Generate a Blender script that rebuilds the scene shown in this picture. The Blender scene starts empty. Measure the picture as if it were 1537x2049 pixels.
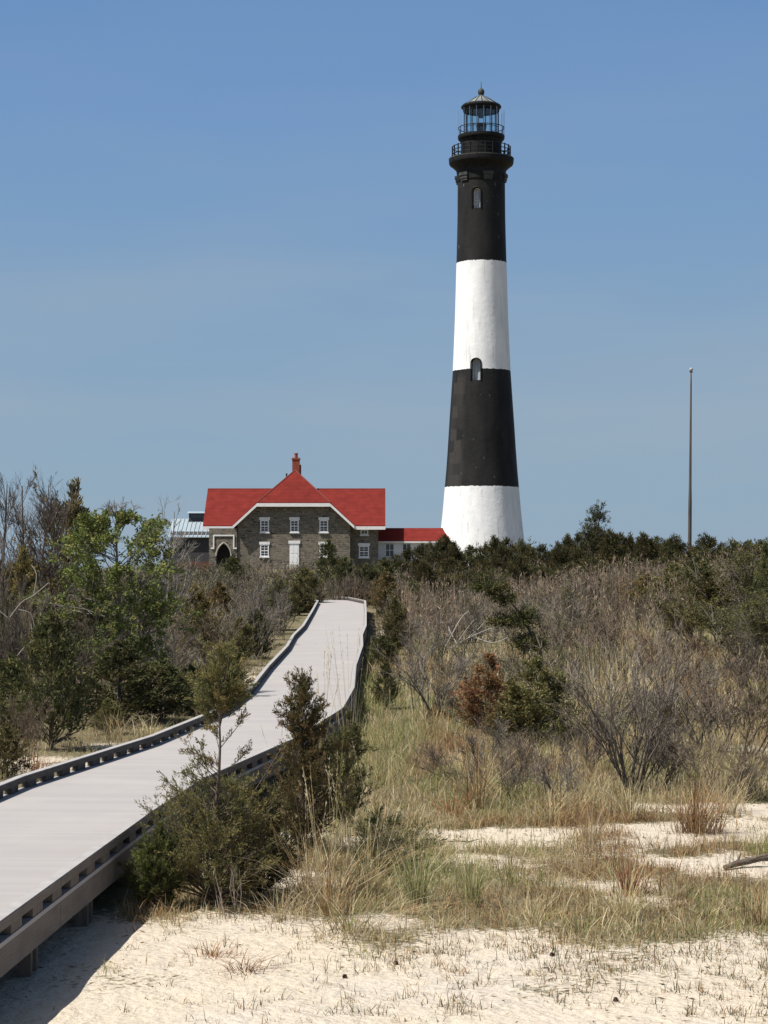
import bpy, math, random
import numpy as np
from mathutils import Vector

rng = np.random.default_rng(11)
random.seed(5)
S = bpy.context.scene
COL = S.collection
R = math.radians

# ------------------------------------------------------------------ camera, sky, sun, exposure
F, HOR, EYE = 4000.0, 1160.0, 3.5            # focal length and horizon in pixels of a 1537 x 2049 picture
PITCH = math.atan((HOR - 1024.5) / F)
cam_d = bpy.data.cameras.new('camera')
cam = bpy.data.objects.new('camera', cam_d); COL.objects.link(cam)
cam.location = (0, 0, EYE); cam.rotation_euler = (math.pi/2 + PITCH, 0, 0)
cam_d.sensor_fit = 'VERTICAL'; cam_d.sensor_height = 36.0
cam_d.lens = 36.0 * F / 2049.0
cam_d.clip_start = 0.1; cam_d.clip_end = 20000
S.camera = cam

SUN_EL, SUN_AZ = R(56), R(245)               # azimuth clockwise from +Y (away from the camera)
sdir = Vector((math.sin(SUN_AZ)*math.cos(SUN_EL), math.cos(SUN_AZ)*math.cos(SUN_EL), math.sin(SUN_EL)))
sun_d = bpy.data.lights.new('sun', 'SUN'); sun_d.energy = 5.0; sun_d.angle = R(0.53); sun_d.color = (1.0, 0.955, 0.88)
sun = bpy.data.objects.new('sun', sun_d); COL.objects.link(sun)
sun.rotation_euler = sdir.to_track_quat('Z', 'Y').to_euler(); sun.location = (0, 0, 80)

W = bpy.data.worlds.new("World"); S.world = W; W.use_nodes = True
nt = W.node_tree; nt.nodes.clear()
def N(t, typ, **kw):
    n = t.nodes.new(typ)
    for k, v in kw.items(): setattr(n, k, v)
    return n
out = N(nt, 'ShaderNodeOutputWorld'); bg = N(nt, 'ShaderNodeBackground')
sky = N(nt, 'ShaderNodeTexSky', sky_type='NISHITA', sun_disc=False, sun_elevation=SUN_EL, sun_rotation=SUN_AZ)
sky.air_density = 1.0; sky.dust_density = 2.5; sky.ozone_density = 2.0
tc = N(nt, 'ShaderNodeTexCoord'); sx = N(nt, 'ShaderNodeSeparateXYZ')
nt.links.new(tc.outputs['Generated'], sx.inputs[0])
ramp = N(nt, 'ShaderNodeValToRGB')           # tint of the low sky, by elevation only
mr = N(nt, 'ShaderNodeMapRange'); mr.inputs[1].default_value = 0.0; mr.inputs[2].default_value = 0.34
nt.links.new(sx.outputs['Z'], mr.inputs[0]); nt.links.new(mr.outputs[0], ramp.inputs[0])
SKY = [(0.0, (0.318, 0.442, 0.560)), (0.15, (0.302, 0.432, 0.560)), (0.4, (0.243, 0.390, 0.578)), (0.65, (0.182, 0.338, 0.592)), (1.0, (0.130, 0.270, 0.555))]
el = ramp.color_ramp.elements
for i, (p, c) in enumerate(SKY):
    e = el[i] if i < 2 else el.new(p)
    e.position = p; e.color = (*c, 1)
# faint streaks of high haze
mp = N(nt, 'ShaderNodeMapping'); mp.inputs['Scale'].default_value = (1.6, 1.6, 11.0); mp.inputs['Rotation'].default_value = (0.06, 0.05, 0.4)
nz = N(nt, 'ShaderNodeTexNoise'); nz.inputs['Scale'].default_value = 2.2; nz.inputs['Detail'].default_value = 4.0; nz.inputs['Roughness'].default_value = 0.5
nt.links.new(tc.outputs['Generated'], mp.inputs[0]); nt.links.new(mp.outputs[0], nz.inputs['Vector'])
cr = N(nt, 'ShaderNodeMapRange'); cr.inputs[1].default_value = 0.40; cr.inputs[2].default_value = 0.68; cr.inputs[3].default_value = 0.0; cr.inputs[4].default_value = 0.55
nt.links.new(nz.outputs[0], cr.inputs[0])
lowm = N(nt, 'ShaderNodeMapRange'); lowm.inputs[1].default_value = 0.02; lowm.inputs[2].default_value = 0.24; lowm.inputs[3].default_value = 1.0; lowm.inputs[4].default_value = 0.15
nt.links.new(sx.outputs['Z'], lowm.inputs[0])
mul = N(nt, 'ShaderNodeMath', operation='MULTIPLY'); nt.links.new(cr.outputs[0], mul.inputs[0]); nt.links.new(lowm.outputs[0], mul.inputs[1])
haze_mix = N(nt, 'ShaderNodeMixRGB'); haze_mix.inputs[2].default_value = (0.385, 0.46, 0.54, 1)
nt.links.new(mul.outputs[0], haze_mix.inputs[0]); nt.links.new(ramp.outputs[0], haze_mix.inputs[1])
SKYK = 0.05
scl = N(nt, 'ShaderNodeVectorMath', operation='SCALE'); scl.inputs['Scale'].default_value = 1.0/SKYK*0.72
nt.links.new(haze_mix.outputs[0], scl.inputs[0])
mixs = N(nt, 'ShaderNodeMixRGB'); 
zmix = N(nt, 'ShaderNodeMapRange'); zmix.inputs[1].default_value = 0.33; zmix.inputs[2].default_value = 0.7; zmix.inputs[3].default_value = 0.93; zmix.inputs[4].default_value = 0.0
nt.links.new(sx.outputs['Z'], zmix.inputs[0]); nt.links.new(zmix.outputs[0], mixs.inputs[0])
nt.links.new(sky.outputs[0], mixs.inputs[1]); nt.links.new(scl.outputs[0], mixs.inputs[2])
nt.links.new(mixs.outputs[0], bg.inputs[0]); bg.inputs[1].default_value = SKYK
nt.links.new(bg.outputs[0], out.inputs[0])

S.view_settings.view_transform = 'Standard'; S.view_settings.look = 'None'
S.view_settings.exposure = 0.42; S.view_settings.gamma = 1.0; S.view_settings.use_curve_mapping = False
S.render.engine = 'CYCLES'
S.cycles.max_bounces = 5; S.cycles.diffuse_bounces = 3; S.cycles.glossy_bounces = 2; S.cycles.transmission_bounces = 4
S.cycles.transparent_max_bounces = 6; S.cycles.caustics_reflective = False; S.cycles.caustics_refractive = False
S.cycles.use_denoising = True
try: S.cycles.denoiser = 'OPENIMAGEDENOISE'
except Exception: pass

# ------------------------------------------------------------------ terrain height
def vnoise(x, y, seed=0):
    x = np.asarray(x, float); y = np.asarray(y, float)
    xi = np.floor(x).astype(np.int64); yi = np.floor(y).astype(np.int64); fx = x-xi; fy = y-yi
    fx = fx*fx*(3-2*fx); fy = fy*fy*(3-2*fy)
    def h(a, b):
        n = (a*374761393 + b*668265263 + seed*974711) & 0x7fffffff
        n = ((n ^ (n >> 13))*1274126177) & 0x7fffffff
        return ((n ^ (n >> 16)) & 0xffff)/65535.0
    return (h(xi, yi)*(1-fx)+h(xi+1, yi)*fx)*(1-fy) + (h(xi, yi+1)*(1-fx)+h(xi+1, yi+1)*fx)*fy
def fbm(x, y, seed=0, o=3):
    s = 0; a = .5; t = 0
    for i in range(o):
        s = s + a*vnoise(np.asarray(x)*2**i, np.asarray(y)*2**i, seed+i*17); t += a; a *= .5
    return s/t
TY = [-100, 35, 45, 60, 75, 110, 150, 196, 204, 270, 600, 9000]
TZ = [0, 0, .08, .28, .7, 1.7, 3.0, 4.3, 4.55, 4.5, 2.0, 1.0]
def gz(x, y):
    x = np.asarray(x, float); y = np.asarray(y, float)
    z = np.interp(y, TY, TZ)
    amp = np.interp(y, [0, 30, 60, 120, 190, 206, 300], [.14, .22, .5, .8, .3, .0, 0.3])
    z = z + amp*(fbm(x/6.0+3.1, y/9.0, 1)-.5)*np.clip((np.abs(x+2.6)-1.2)/3.0, 0.12, 1)
    z = z + .05*(fbm(x/.9, y/.9, 5)-.5)*(y < 60)
    # low dune rising beyond the slope on the side of the mast
    z = z + 1.6*np.exp(-(((x-17)/7)**2 + ((y-92)/22)**2))
    z = z + .9*np.exp(-(((x+10)/4)**2 + ((y-58)/14)**2))
    return z
def ray(px, py):
    u = (px-768.5)/F; v = (1024.5-py)/F
    c, s = math.cos(PITCH), math.sin(PITCH)
    return u, c - v*s, s + v*c
def at(px, py, D):
    """point at depth D that the photograph shows at px, py"""
    dx, dy, dz = ray(px, py); k = D/dy
    return Vector((dx*k, D, EYE + dz*k))
def hit(px, py):
    dx, dy, dz = ray(px, py)
    d = 8.0
    while d < 260:
        k = d/dy
        if EYE + dz*k < float(gz(dx*k, d)): break
        d += .2
    return Vector((dx*d/dy, d, float(gz(dx*d/dy, d))))

# boardwalk centre line (x, y, deck height)
PATH = [(-5.1, 4, .57), (-4.72, 10, .57), (-4.43, 16, .57), (-4.08, 24, .57), (-3.82, 28, .57), (-2.84, 35.2, .57), (-2.2, 43, .58),
        (-2.06, 50, .64), (-2.14, 59, .80), (-2.04, 68.5, 1.07), (-2.12, 75, 1.26), (-2.04, 82, 1.45), (-2.16, 96, 1.86), (-2.3, 108, 2.2), (-3.3, 114, 2.33), (-6.0, 122, 2.35), (-11, 127, 2.4)]
def catmull(P, step):
    P = [np.array(p, float) for p in P]; o = []
    for i in range(1, len(P)-2):
        a, b, c, d = P[i-1], P[i], P[i+1], P[i+2]
        n = max(2, int(np.linalg.norm(c-b)/step))
        for k in range(n):
            t = k/n
            o.append(.5*((2*b)+(-a+c)*t+(2*a-5*b+4*c-d)*t*t+(-a+3*b-3*c+d)*t**3))
    o.append(P[-2]); return np.array(o)
def polyline(P, step):
    P = [np.array(p, float) for p in P]; o = []
    for b, c in zip(P[:-1], P[1:]):
        n = max(2, int(np.linalg.norm(c-b)/step)); o += [b+(c-b)*k/n for k in range(n)]
    return np.array(o+[P[-1]])
BW = polyline(PATH, .4)                      # straight sections butted at slight angles
BT = np.gradient(BW, axis=0); BT[:, 2] = 0; BT /= np.linalg.norm(BT, axis=1)[:, None]
BN = np.stack([BT[:, 1], -BT[:, 0], 0*BT[:, 0]], 1)       # towards the mast side
BS = np.concatenate([[0], np.cumsum(np.linalg.norm(np.diff(BW, axis=0), axis=1))])
HW = 1.33
def path_dist(x, y):
    """signed offset from the boardwalk's centre line (positive on the mast side)"""
    return np.asarray(x) - np.interp(y, BW[:, 1], BW[:, 0])
def on_path(x, y, m=0.2):
    return (np.abs(path_dist(x, y)) < HW + m) & (np.asarray(y) < 124)

# sand against plant litter: bare patches and growing patches (x, y, rx, ry)
BARE = [(5.2, 22.4, 1.1, .5), (4.0, 27.4, 2.5, .8), (4.6, 24.2, 1.1, 1.1), (5.4, 30.2, 1.2, .9), (-6.6, 37.5, 1.6, 1.5), (-5.0, 41, 1.2, 1.2), (-4.2, 62, .5, 6), (-0.1, 90, .3, 6), (6.4, 43, .7, 1.2), (5.8, 55, .6, 2), (7.6, 41, .6, 1)]
GROW = [(3.9, 20.6, 1.9, .7), (-1.55, 20.9, 1.2, .8), (0.6, 21.6, 1.6, .7), (5.2, 19.9, 1.3, .6)]
def cover(x, y):
    x = np.asarray(x, float); y = np.asarray(y, float)
    n = fbm(x/1.3, y/1.6, 31, 4)-.5
    y = y + 3.2*(fbm(x/1.7+8, y/9+2, 57, 3)-.5)*np.clip(1.6-np.abs(y-21)/8, 0, 1) + .35*np.clip(x, -3, 1)*(y < 24)
    c = np.interp(y, [0, 18.2, 20.6, 24, 31, 35, 500], [0, .10, .60, .80, .92, 1, 1])
    for bx, by, rx, ry in BARE:
        c = c - .78*np.exp(-(((x-bx)/rx)**2+((y-by)/ry)**2))
    for bx, by, rx, ry in GROW:
        c = c + .6*np.exp(-(((x-bx)/rx)**2+((y-by)/ry)**2))
    return np.clip(c + (1.1+1.7*np.exp(-((y-25)/5)**2))*n, 0, 1)

# ------------------------------------------------------------------ mesh builders
class MB:
    """collects geometry for ONE mesh object"""
    def __init__(s): s.V = []; s.Q = []; s.T = []; s.C = []; s.n = 0; s.P = []
    def addq(s, V, Q, C=(1, 1, 1)):
        V = np.asarray(V, float).reshape(-1, 3); s.V.append(V); s.Q.append(np.asarray(Q, int).reshape(-1, 4)+s.n)
        C = np.asarray(C, float); s.C.append(np.broadcast_to(C, (len(V), 3)) if C.ndim == 1 else C.reshape(-1, 3)); s.n += len(V)
    def poly(s, V, Fs, C=(1, 1, 1)):
        V = np.asarray(V, float).reshape(-1, 3); s.V.append(V)
        for f in Fs: s.P.append([i+s.n for i in f])
        s.C.append(np.broadcast_to(np.asarray(C, float), (len(V), 3))); s.n += len(V)
    def box(s, x0, x1, y0, y1, z0, z1, C=(1, 1, 1)):
        v = [(x0,y0,z0),(x1,y0,z0),(x1,y1,z0),(x0,y1,z0),(x0,y0,z1),(x1,y0,z1),(x1,y1,z1),(x0,y1,z1)]
        s.poly(v, [(0,3,2,1),(4,5,6,7),(0,1,5,4),(1,2,6,5),(2,3,7,6),(3,0,4,7)], C)
    def prism(s, pts, d):
        """a planar outline pushed along d"""
        n = len(pts); P = [Vector(p) for p in pts]; d = Vector(d)
        s.poly([tuple(p) for p in P]+[tuple(p+d) for p in P], [tuple(range(n)), tuple(range(2*n-1, n-1, -1))]+[(i, i+n, (i+1) % n+n, (i+1) % n) for i in range(n)])
    def slab(s, pts, t):
        """thick roof slab: an outline lowered by t"""
        s.prism(pts, (0, 0, -t))
    def lathe(s, prof, n=48, a0=0., a1=2*math.pi, C=(1, 1, 1), smooth=True):
        th = np.linspace(a0, a1, n+1); pr = np.array(prof, float); m = len(pr)
        V = np.stack([pr[None, :, 0]*np.sin(th)[:, None], -pr[None, :, 0]*np.cos(th)[:, None], np.broadcast_to(pr[None, :, 1], (n+1, m))], -1)
        i, j = np.meshgrid(np.arange(n), np.arange(m-1), indexing='ij'); a = i*m+j
        s.addq(V, np.stack([a, a+m, a+m+1, a+1], -1), C)
    def tube(s, pts, rad, n=6, C=(1, 1, 1), cap=True):
        P = np.array(pts, float); k = len(P); rad = np.broadcast_to(np.asarray(rad, float), (k,))
        t = np.gradient(P, axis=0); t /= np.linalg.norm(t, axis=1)[:, None]+1e-9
        ref = np.array([0, 0, 1.]) if abs(t[:, 2]).mean() < .8 else np.array([1., 0, 0])
        u = np.cross(t, ref); u /= np.linalg.norm(u, axis=1)[:, None]+1e-9; w = np.cross(t, u)
        th = np.arange(n)*2*math.pi/n
        V = P[:, None]+rad[:, None, None]*(u[:, None]*np.cos(th)[None, :, None]+w[:, None]*np.sin(th)[None, :, None])
        Q = [(a*n+b, a*n+(b+1) % n, (a+1)*n+(b+1) % n, (a+1)*n+b) for a in range(k-1) for b in range(n)]
        base = s.n; s.addq(V, Q, C)
        if cap: s.P.append([base+i for i in range(n)][::-1]); s.P.append([base+(k-1)*n+i for i in range(n)])
    def segs(s, A, B, ra, rb, C, n=3):
        """many straight tapered twigs at once"""
        A = np.asarray(A, float); B = np.asarray(B, float); m = len(A)
        if m == 0: return
        t = B-A; t = t/(np.linalg.norm(t, axis=1)[:, None]+1e-9)
        ref = np.where(np.abs(t[:, 2:3]) < .8, [[0, 0, 1.]], [[1., 0, 0]])
        u = np.cross(t, ref); u /= np.linalg.norm(u, axis=1)[:, None]+1e-9; w = np.cross(t, u)
        th = np.arange(n)*2*math.pi/n; ring = u[:, None]*np.cos(th)[None, :, None]+w[:, None]*np.sin(th)[None, :, None]
        ra = np.broadcast_to(ra, (m,)); rb = np.broadcast_to(rb, (m,))
        V = np.stack([A[:, None]+ra[:, None, None]*ring, B[:, None]+rb[:, None, None]*ring], 1)   # m,2,n,3
        k = np.arange(m)[:, None]*2*n; b = np.arange(n)[None, :]; b2 = (b+1) % n
        Q = np.stack([k+b, k+b2, k+n+b2, k+n+b], -1)
        C = np.broadcast_to(np.asarray(C, float), (m, 3)); s.addq(V, Q, np.repeat(C, 2*n, 0))
    def leaves(s, P, D, L, Wd, C, flat=0.):
        """many small leaf blades: diamond faces from P along D"""
        P = np.asarray(P, float); m = len(P)
        if m == 0: return
        D = D/(np.linalg.norm(D, axis=1)[:, None]+1e-9)
        r = rng.normal(size=(m, 3)); r[:, 2] *= (1-flat)
        u = np.cross(D, r); u /= np.linalg.norm(u, axis=1)[:, None]+1e-9
        L = np.broadcast_to(L, (m,))[:, None]; Wd = np.broadcast_to(Wd, (m,))[:, None]
        nn = np.cross(D, u)
        mid = P+D*L*.5+nn*L*.06
        V = np.stack([P, mid+u*Wd*.5, P+D*L, mid-u*Wd*.5], 1)
        C = np.broadcast_to(np.asarray(C, float), (m, 3))
        s.addq(V, np.arange(4*m).reshape(m, 4), np.repeat(C, 4, 0))
    def blades(s, P, h, az, lean, w, C0, C1):
        """grass blades: tapering ribbons that bend over"""
        P = np.asarray(P, float); m = len(P)
        if m == 0: return
        h = np.broadcast_to(h, (m,)); w = np.broadcast_to(w, (m,))
        d = np.stack([np.cos(az), np.sin(az), 0*az], 1); a2 = az+math.pi/2+rng.normal(0, .6, m); sd = np.stack([np.cos(a2), np.sin(a2), 0*a2], 1)
        V = np.empty((m, 4, 2, 3)); CC = np.empty((m, 4, 2, 3)); C0 = np.broadcast_to(C0, (m, 3)); C1 = np.broadcast_to(C1, (m, 3))
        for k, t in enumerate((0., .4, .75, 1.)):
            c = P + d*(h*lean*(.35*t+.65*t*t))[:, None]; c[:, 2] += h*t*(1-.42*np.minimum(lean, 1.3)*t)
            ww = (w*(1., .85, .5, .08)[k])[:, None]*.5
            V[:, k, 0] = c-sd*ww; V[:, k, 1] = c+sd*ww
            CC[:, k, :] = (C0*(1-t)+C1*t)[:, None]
        b = np.arange(m)[:, None]*8 + np.arange(3)[None]*2
        s.addq(V, np.stack([b, b+1, b+3, b+2], -1), CC)
    def mesh(s, name, mat, smooth=False):
        V = np.concatenate(s.V); me = bpy.data.meshes.new(name)
        Q = np.concatenate(s.Q) if s.Q else np.zeros((0, 4), int)
        loops = [Q.ravel()]; tot = [np.full(len(Q), 4)]
        if s.P:
            loops.append(np.array([i for f in s.P for i in f])); tot.append(np.array([len(f) for f in s.P]))
        loops = np.concatenate(loops).astype(np.int32); tot = np.concatenate(tot).astype(np.int32)
        me.vertices.add(len(V)); me.vertices.foreach_set('co', V.astype(np.float32).ravel())
        me.loops.add(len(loops)); me.loops.foreach_set('vertex_index', loops)
        me.polygons.add(len(tot)); me.polygons.foreach_set('loop_start', np.concatenate([[0], np.cumsum(tot)[:-1]]).astype(np.int32))
        try: me.polygons.foreach_set('loop_total', tot)
        except Exception: pass
        if smooth: me.polygons.foreach_set('use_smooth', np.ones(len(tot), bool))
        else: me.polygons.foreach_set('use_smooth', np.zeros(len(tot), bool))
        me.update(calc_edges=True)
        ca = me.color_attributes.new('Col', 'FLOAT_COLOR', 'POINT')
        C = np.concatenate(s.C); ca.data.foreach_set('color', np.concatenate([C, np.ones((len(C), 1))], 1).astype(np.float32).ravel())
        me.materials.append(mat)
        return me
    def build(s, name, mat, parent=None, smooth=False):
        return link(name, s.mesh(name, mat, smooth), parent)
def link(name, data, parent=None):
    o = bpy.data.objects.new(name, data); COL.objects.link(o)
    if parent is not None: o.parent = parent
    return o
def tag(o, label=None, cat=None, group=None, kind=None):
    if label: o['label'] = label
    if cat: o['category'] = cat
    if group: o['group'] = group
    if kind: o['kind'] = kind
    return o
def empty(name, loc, label, cat, group=None, rz=0, sc=1.0):
    o = link(name, None); o.location = loc; o.rotation_euler = (0, 0, rz)
    o.scale = (sc, sc, sc) if not isinstance(sc, tuple) else sc
    o.empty_display_size = .2
    return tag(o, label, cat, group)
def sub(x):                                   # smooth + weld of flat shaded parts by angle
    try: x.data.shade_smooth()
    except Exception: pass
    return x

# ------------------------------------------------------------------ materials
def newmat(name):
    m = bpy.data.materials.new(name); m.use_nodes = True
    t = m.node_tree; t.nodes.clear()
    o = N(t, 'ShaderNodeOutputMaterial'); p = N(t, 'ShaderNodeBsdfPrincipled'); t.links.new(p.outputs[0], o.inputs[0])
    p.inputs['Roughness'].default_value = .75
    p.inputs['Specular IOR Level'].default_value = .1
    return m, t, p, o
def L(t, a, b): t.links.new(a, b)
def noise(t, vec, scale, detail=3, rough=.55):
    n = N(t, 'ShaderNodeTexNoise'); n.inputs['Scale'].default_value = scale; n.inputs['Detail'].default_value = detail; n.inputs['Roughness'].default_value = rough
    if vec is not None: L(t, vec, n.inputs['Vector'])
    return n.outputs[0]
def mrange(t, v, a, b, c=0., d=1.):
    n = N(t, 'ShaderNodeMapRange'); L(t, v, n.inputs[0])
    for i, q in enumerate((a, b, c, d)): n.inputs[i+1].default_value = q
    return n.outputs[0]
def mix(t, f, a, b, mode='MIX'):
    n = N(t, 'ShaderNodeMixRGB', blend_type=mode)
    for i, q in enumerate((f, a, b)):
        if isinstance(q, (tuple, list)): n.inputs[i].default_value = (*q, 1)
        elif isinstance(q, (int, float)): n.inputs[i].default_value = q
        else: L(t, q, n.inputs[i])
    return n.outputs[0]
def math_(t, op, a, b=None):
    n = N(t, 'ShaderNodeMath', operation=op)
    for i, q in enumerate((a, b)):
        if q is None: continue
        if isinstance(q, (int, float)): n.inputs[i].default_value = q
        else: L(t, q, n.inputs[i])
    return n.outputs[0]
def bump(t, h, p, st=.3, dist=.02):
    b = N(t, 'ShaderNodeBump'); b.inputs['Strength'].default_value = st; b.inputs['Distance'].default_value = dist
    L(t, h, b.inputs['Height']); L(t, b.outputs[0], p.inputs['Normal'])
def objco(t): return N(t, 'ShaderNodeTexCoord').outputs['Object']
def scaled(t, v, s):
    m = N(t, 'ShaderNodeMapping'); m.inputs['Scale'].default_value = s; L(t, v, m.inputs[0]); return m.outputs[0]

def simple(name, a, b, scale=4., rough=.75, bmp=0., spec=.12, metal=0., stretch=(1, 1, 1)):
    m, t, p, o = newmat(name); v = scaled(t, objco(t), stretch)
    n = noise(t, v, scale, 4); L(t, mix(t, mrange(t, n, .3, .7), a, b), p.inputs['Base Color'])
    p.inputs['Roughness'].default_value = rough; p.inputs['Specular IOR Level'].default_value = spec; p.inputs['Metallic'].default_value = metal
    if bmp: bump(t, n, p, bmp, .02)
    return m
def plantmat(name, trans=.25, gain=1.0):
    m, t, p, o = newmat(name)
    a = N(t, 'ShaderNodeAttribute', attribute_name='Col')
    inf = N(t, 'ShaderNodeObjectInfo')
    hv = N(t, 'ShaderNodeHueSaturation'); L(t, a.outputs['Color'], hv.inputs['Color'])
    L(t, mrange(t, inf.outputs['Random'], 0, 1, .82*gain, 1.2*gain), hv.inputs['Value'])
    L(t, mrange(t, inf.outputs['Random'], 0, 1, .485, .51), hv.inputs['Hue'])
    L(t, hv.outputs[0], p.inputs['Base Color']); p.inputs['Roughness'].default_value = .7; p.inputs['Specular IOR Level'].default_value = .08
    if trans:
        tr = N(t, 'ShaderNodeBsdfTranslucent'); L(t, hv.outputs[0], tr.inputs[0])
        ms = N(t, 'ShaderNodeMixShader'); ms.inputs[0].default_value = trans
        L(t, p.outputs[0], ms.inputs[1]); L(t, tr.outputs[0], ms.inputs[2]); L(t, ms.outputs[0], o.inputs[0])
    return m
M = {}
M['leaf'] = plantmat('evergreen_foliage', .2)
M['broad'] = plantmat('broad_leaf', .3)
M['twig'] = plantmat('bare_twig', 0.)
M['grass'] = plantmat('grass_blade', .35)
M['white'] = simple('white_paint', (.78, .78, .77), (.70, .70, .69), 3, .6)
M['frame'] = simple('window_white', (.8, .8, .8), (.74, .74, .73), 3, .5)
M['iron'] = simple('black_iron', (.007, .007, .008), (.017, .017, .018), 2, .6, spec=.12)
M['iron2'] = simple('weathered_iron', (.032, .033, .034), (.07, .07, .066), 3, .6)
M['brick'] = simple('chimney_brick', (.30, .085, .05), (.2, .06, .04), 6, .85, .3)
M['flag'] = simple('mast_wood', (.055, .047, .042), (.11, .10, .092), 1.2, .7, stretch=(1, 1, .25))
M['ball'] = simple('mast_ball', (.38, .37, .35), (.3, .29, .27), 3, .4)
M['log'] = simple('driftwood', (.07, .055, .045), (.16, .135, .11), 7, .9, .5, stretch=(1, 6, 6))
M['cone'] = simple('pine_cone', (.05, .032, .022), (.11, .08, .06), 30, .9, .5)
M['dark_door'] = simple('dark_wood_door', (.03, .028, .026), (.055, .05, .047), 5, .7, stretch=(6, 6, .4))
M['rubble'] = simple('terrace_stone', (.42, .39, .33), (.32, .3, .26), 2.5, .85, .3)
M['railwood'] = simple('rail_wood', (.22, .19, .15), (.13, .11, .09), 5, .8)
M['redbrick'] = simple('brick_plinth', (.17, .075, .06), (.12, .06, .05), 5, .85)
m, t, p, o = newmat('window_glass'); p.inputs['Base Color'].default_value = (.02, .027, .035, 1); p.inputs['Roughness'].default_value = .12; p.inputs['Specular IOR Level'].default_value = .6; M['glass'] = m
m, t, p, o = newmat('lantern_glass'); 
gl = N(t, 'ShaderNodeBsdfGlossy'); gl.inputs['Roughness'].default_value = .05; tr = N(t, 'ShaderNodeBsdfTransparent'); tr.inputs[0].default_value = (.84, .95, .96, 1)
ms = N(t, 'ShaderNodeMixShader'); ms.inputs[0].default_value = .10; L(t, tr.outputs[0], ms.inputs[1]); L(t, gl.outputs[0], ms.inputs[2]); L(t, ms.outputs[0], o.inputs[0]); M['lglass'] = m
m, t, p, o = newmat('netting_frame'); p.inputs['Base Color'].default_value = (.2, .28, .42, 1); p.inputs['Roughness'].default_value = .4; M['wire'] = m

# tower paint: bands by height above its base
TB = at(964.5, 1137, 217); TBZ = TB.z
def tz(py): return at(964.5, py, 217).z - TBZ
B1, B2, B3 = tz(975.5), tz(743), tz(527.5)
m, t, p, o = newmat('tower_paint'); v = objco(t); s3 = N(t, 'ShaderNodeSeparateXYZ'); L(t, v, s3.inputs[0]); z = s3.outputs[2]
nn = noise(t, scaled(t, v, (1, 1, .35)), .9, 5); nf = noise(t, v, 3.5, 4)
edge = math_(t, 'ADD', z, mrange(t, nf, .3, .7, -.06, .06))
wband = math_(t, 'LESS_THAN', edge, B1); w2 = math_(t, 'MULTIPLY', math_(t, 'GREATER_THAN', edge, B2), math_(t, 'LESS_THAN', edge, B3)); isw = math_(t, 'ADD', wband, w2)
white = mix(t, mrange(t, nn, .35, .75), (.80, .80, .79), (.64, .65, .66))
stre = noise(t, scaled(t, v, (3.0, 3.0, .05)), 1.4, 3)                # thin vertical rust and rain streaks
white = mix(t, mrange(t, stre, .60, .70, 0, .6), white, (.42, .41, .38))
black = mix(t, mrange(t, nn, .3, .75), (.0125, .0125, .013), (.026, .0255, .025))
ang = math_(t, 'ARCTAN2', s3.outputs[0], math_(t, 'MULTIPLY', s3.outputs[1], -1.0))
bk = N(t, 'ShaderNodeTexBrick'); bk.offset = .3; bk.inputs['Scale'].default_value = 1.0; bk.inputs['Brick Width'].default_value = .30; bk.inputs['Row Height'].default_value = 1.25; bk.inputs['Mortar Size'].default_value = .012
bk.inputs['Color1'].default_value = (0, 0, 0, 1); bk.inputs['Color2'].default_value = (1, 1, 1, 1); bk.inputs['Mortar'].default_value = (.5, .5, .5, 1); bk.inputs['Bias'].default_value = -.1
cx = N(t, 'ShaderNodeCombineXYZ'); L(t, ang, cx.inputs[0]); L(t, math_(t, 'ADD', z, mrange(t, nf, 0, 1, -.3, .3)), cx.inputs[1]); L(t, cx.outputs[0], bk.inputs['Vector'])
strip = math_(t, 'MULTIPLY', mrange(t, ang, -1.35, -1.2), mrange(t, ang, -.55, -.75))
patch = math_(t, 'MULTIPLY', math_(t, 'MULTIPLY', bk.outputs[0], strip), mrange(t, z, B2-.2, B2-1.0))
black = mix(t, math_(t, 'MULTIPLY', patch, .8), black, (.055, .051, .047))
chip = noise(t, scaled(t, v, (1.6, 1.6, .55)), 2.1, 2); black = mix(t, mrange(t, chip, .715, .75, 0, .5), black, (.2, .2, .19))
L(t, mix(t, isw, black, white), p.inputs['Base Color']); p.inputs['Roughness'].default_value = .62
bump(t, noise(t, v, 1.6, 5), p, .35, .10); M['tower'] = m
M['pale_pane'] = simple('white_lit_pane', (.42, .44, .46), (.22, .24, .26), 1.3, .25, spec=.4, stretch=(1, 1, .5))  # pale colour stands in for sunlight on the tower glass
M['reveal'] = simple('reveal_paint', (.62, .62, .62), (.4, .4, .4), 2, .7)

# stone walls
m, t, p, o = newmat('field_stone'); v = objco(t); s3 = N(t, 'ShaderNodeSeparateXYZ'); L(t, v, s3.inputs[0])
cx = N(t, 'ShaderNodeCombineXYZ'); L(t, math_(t, 'ADD', s3.outputs[0], s3.outputs[1]), cx.inputs[0]); L(t, s3.outputs[2], cx.inputs[1])
wv = noise(t, v, 1.5, 2); wrp = N(t, 'ShaderNodeVectorMath', operation='ADD'); L(t, cx.outputs[0], wrp.inputs[0])
wc = N(t, 'ShaderNodeCombineXYZ'); L(t, mrange(t, wv, 0, 1, -.45, .45), wc.inputs[0]); L(t, mrange(t, wv, 0, 1, .25, -.25), wc.inputs[1]); L(t, wc.outputs[0], wrp.inputs[1])
bk = N(t, 'ShaderNodeTexBrick'); bk.inputs['Scale'].default_value = 1; bk.inputs['Brick Width'].default_value = .55; bk.inputs['Row Height'].default_value = .23; bk.offset = .37; bk.inputs['Mortar Size'].default_value = .028; bk.squash = .7; bk.squash_frequency = 3
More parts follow.
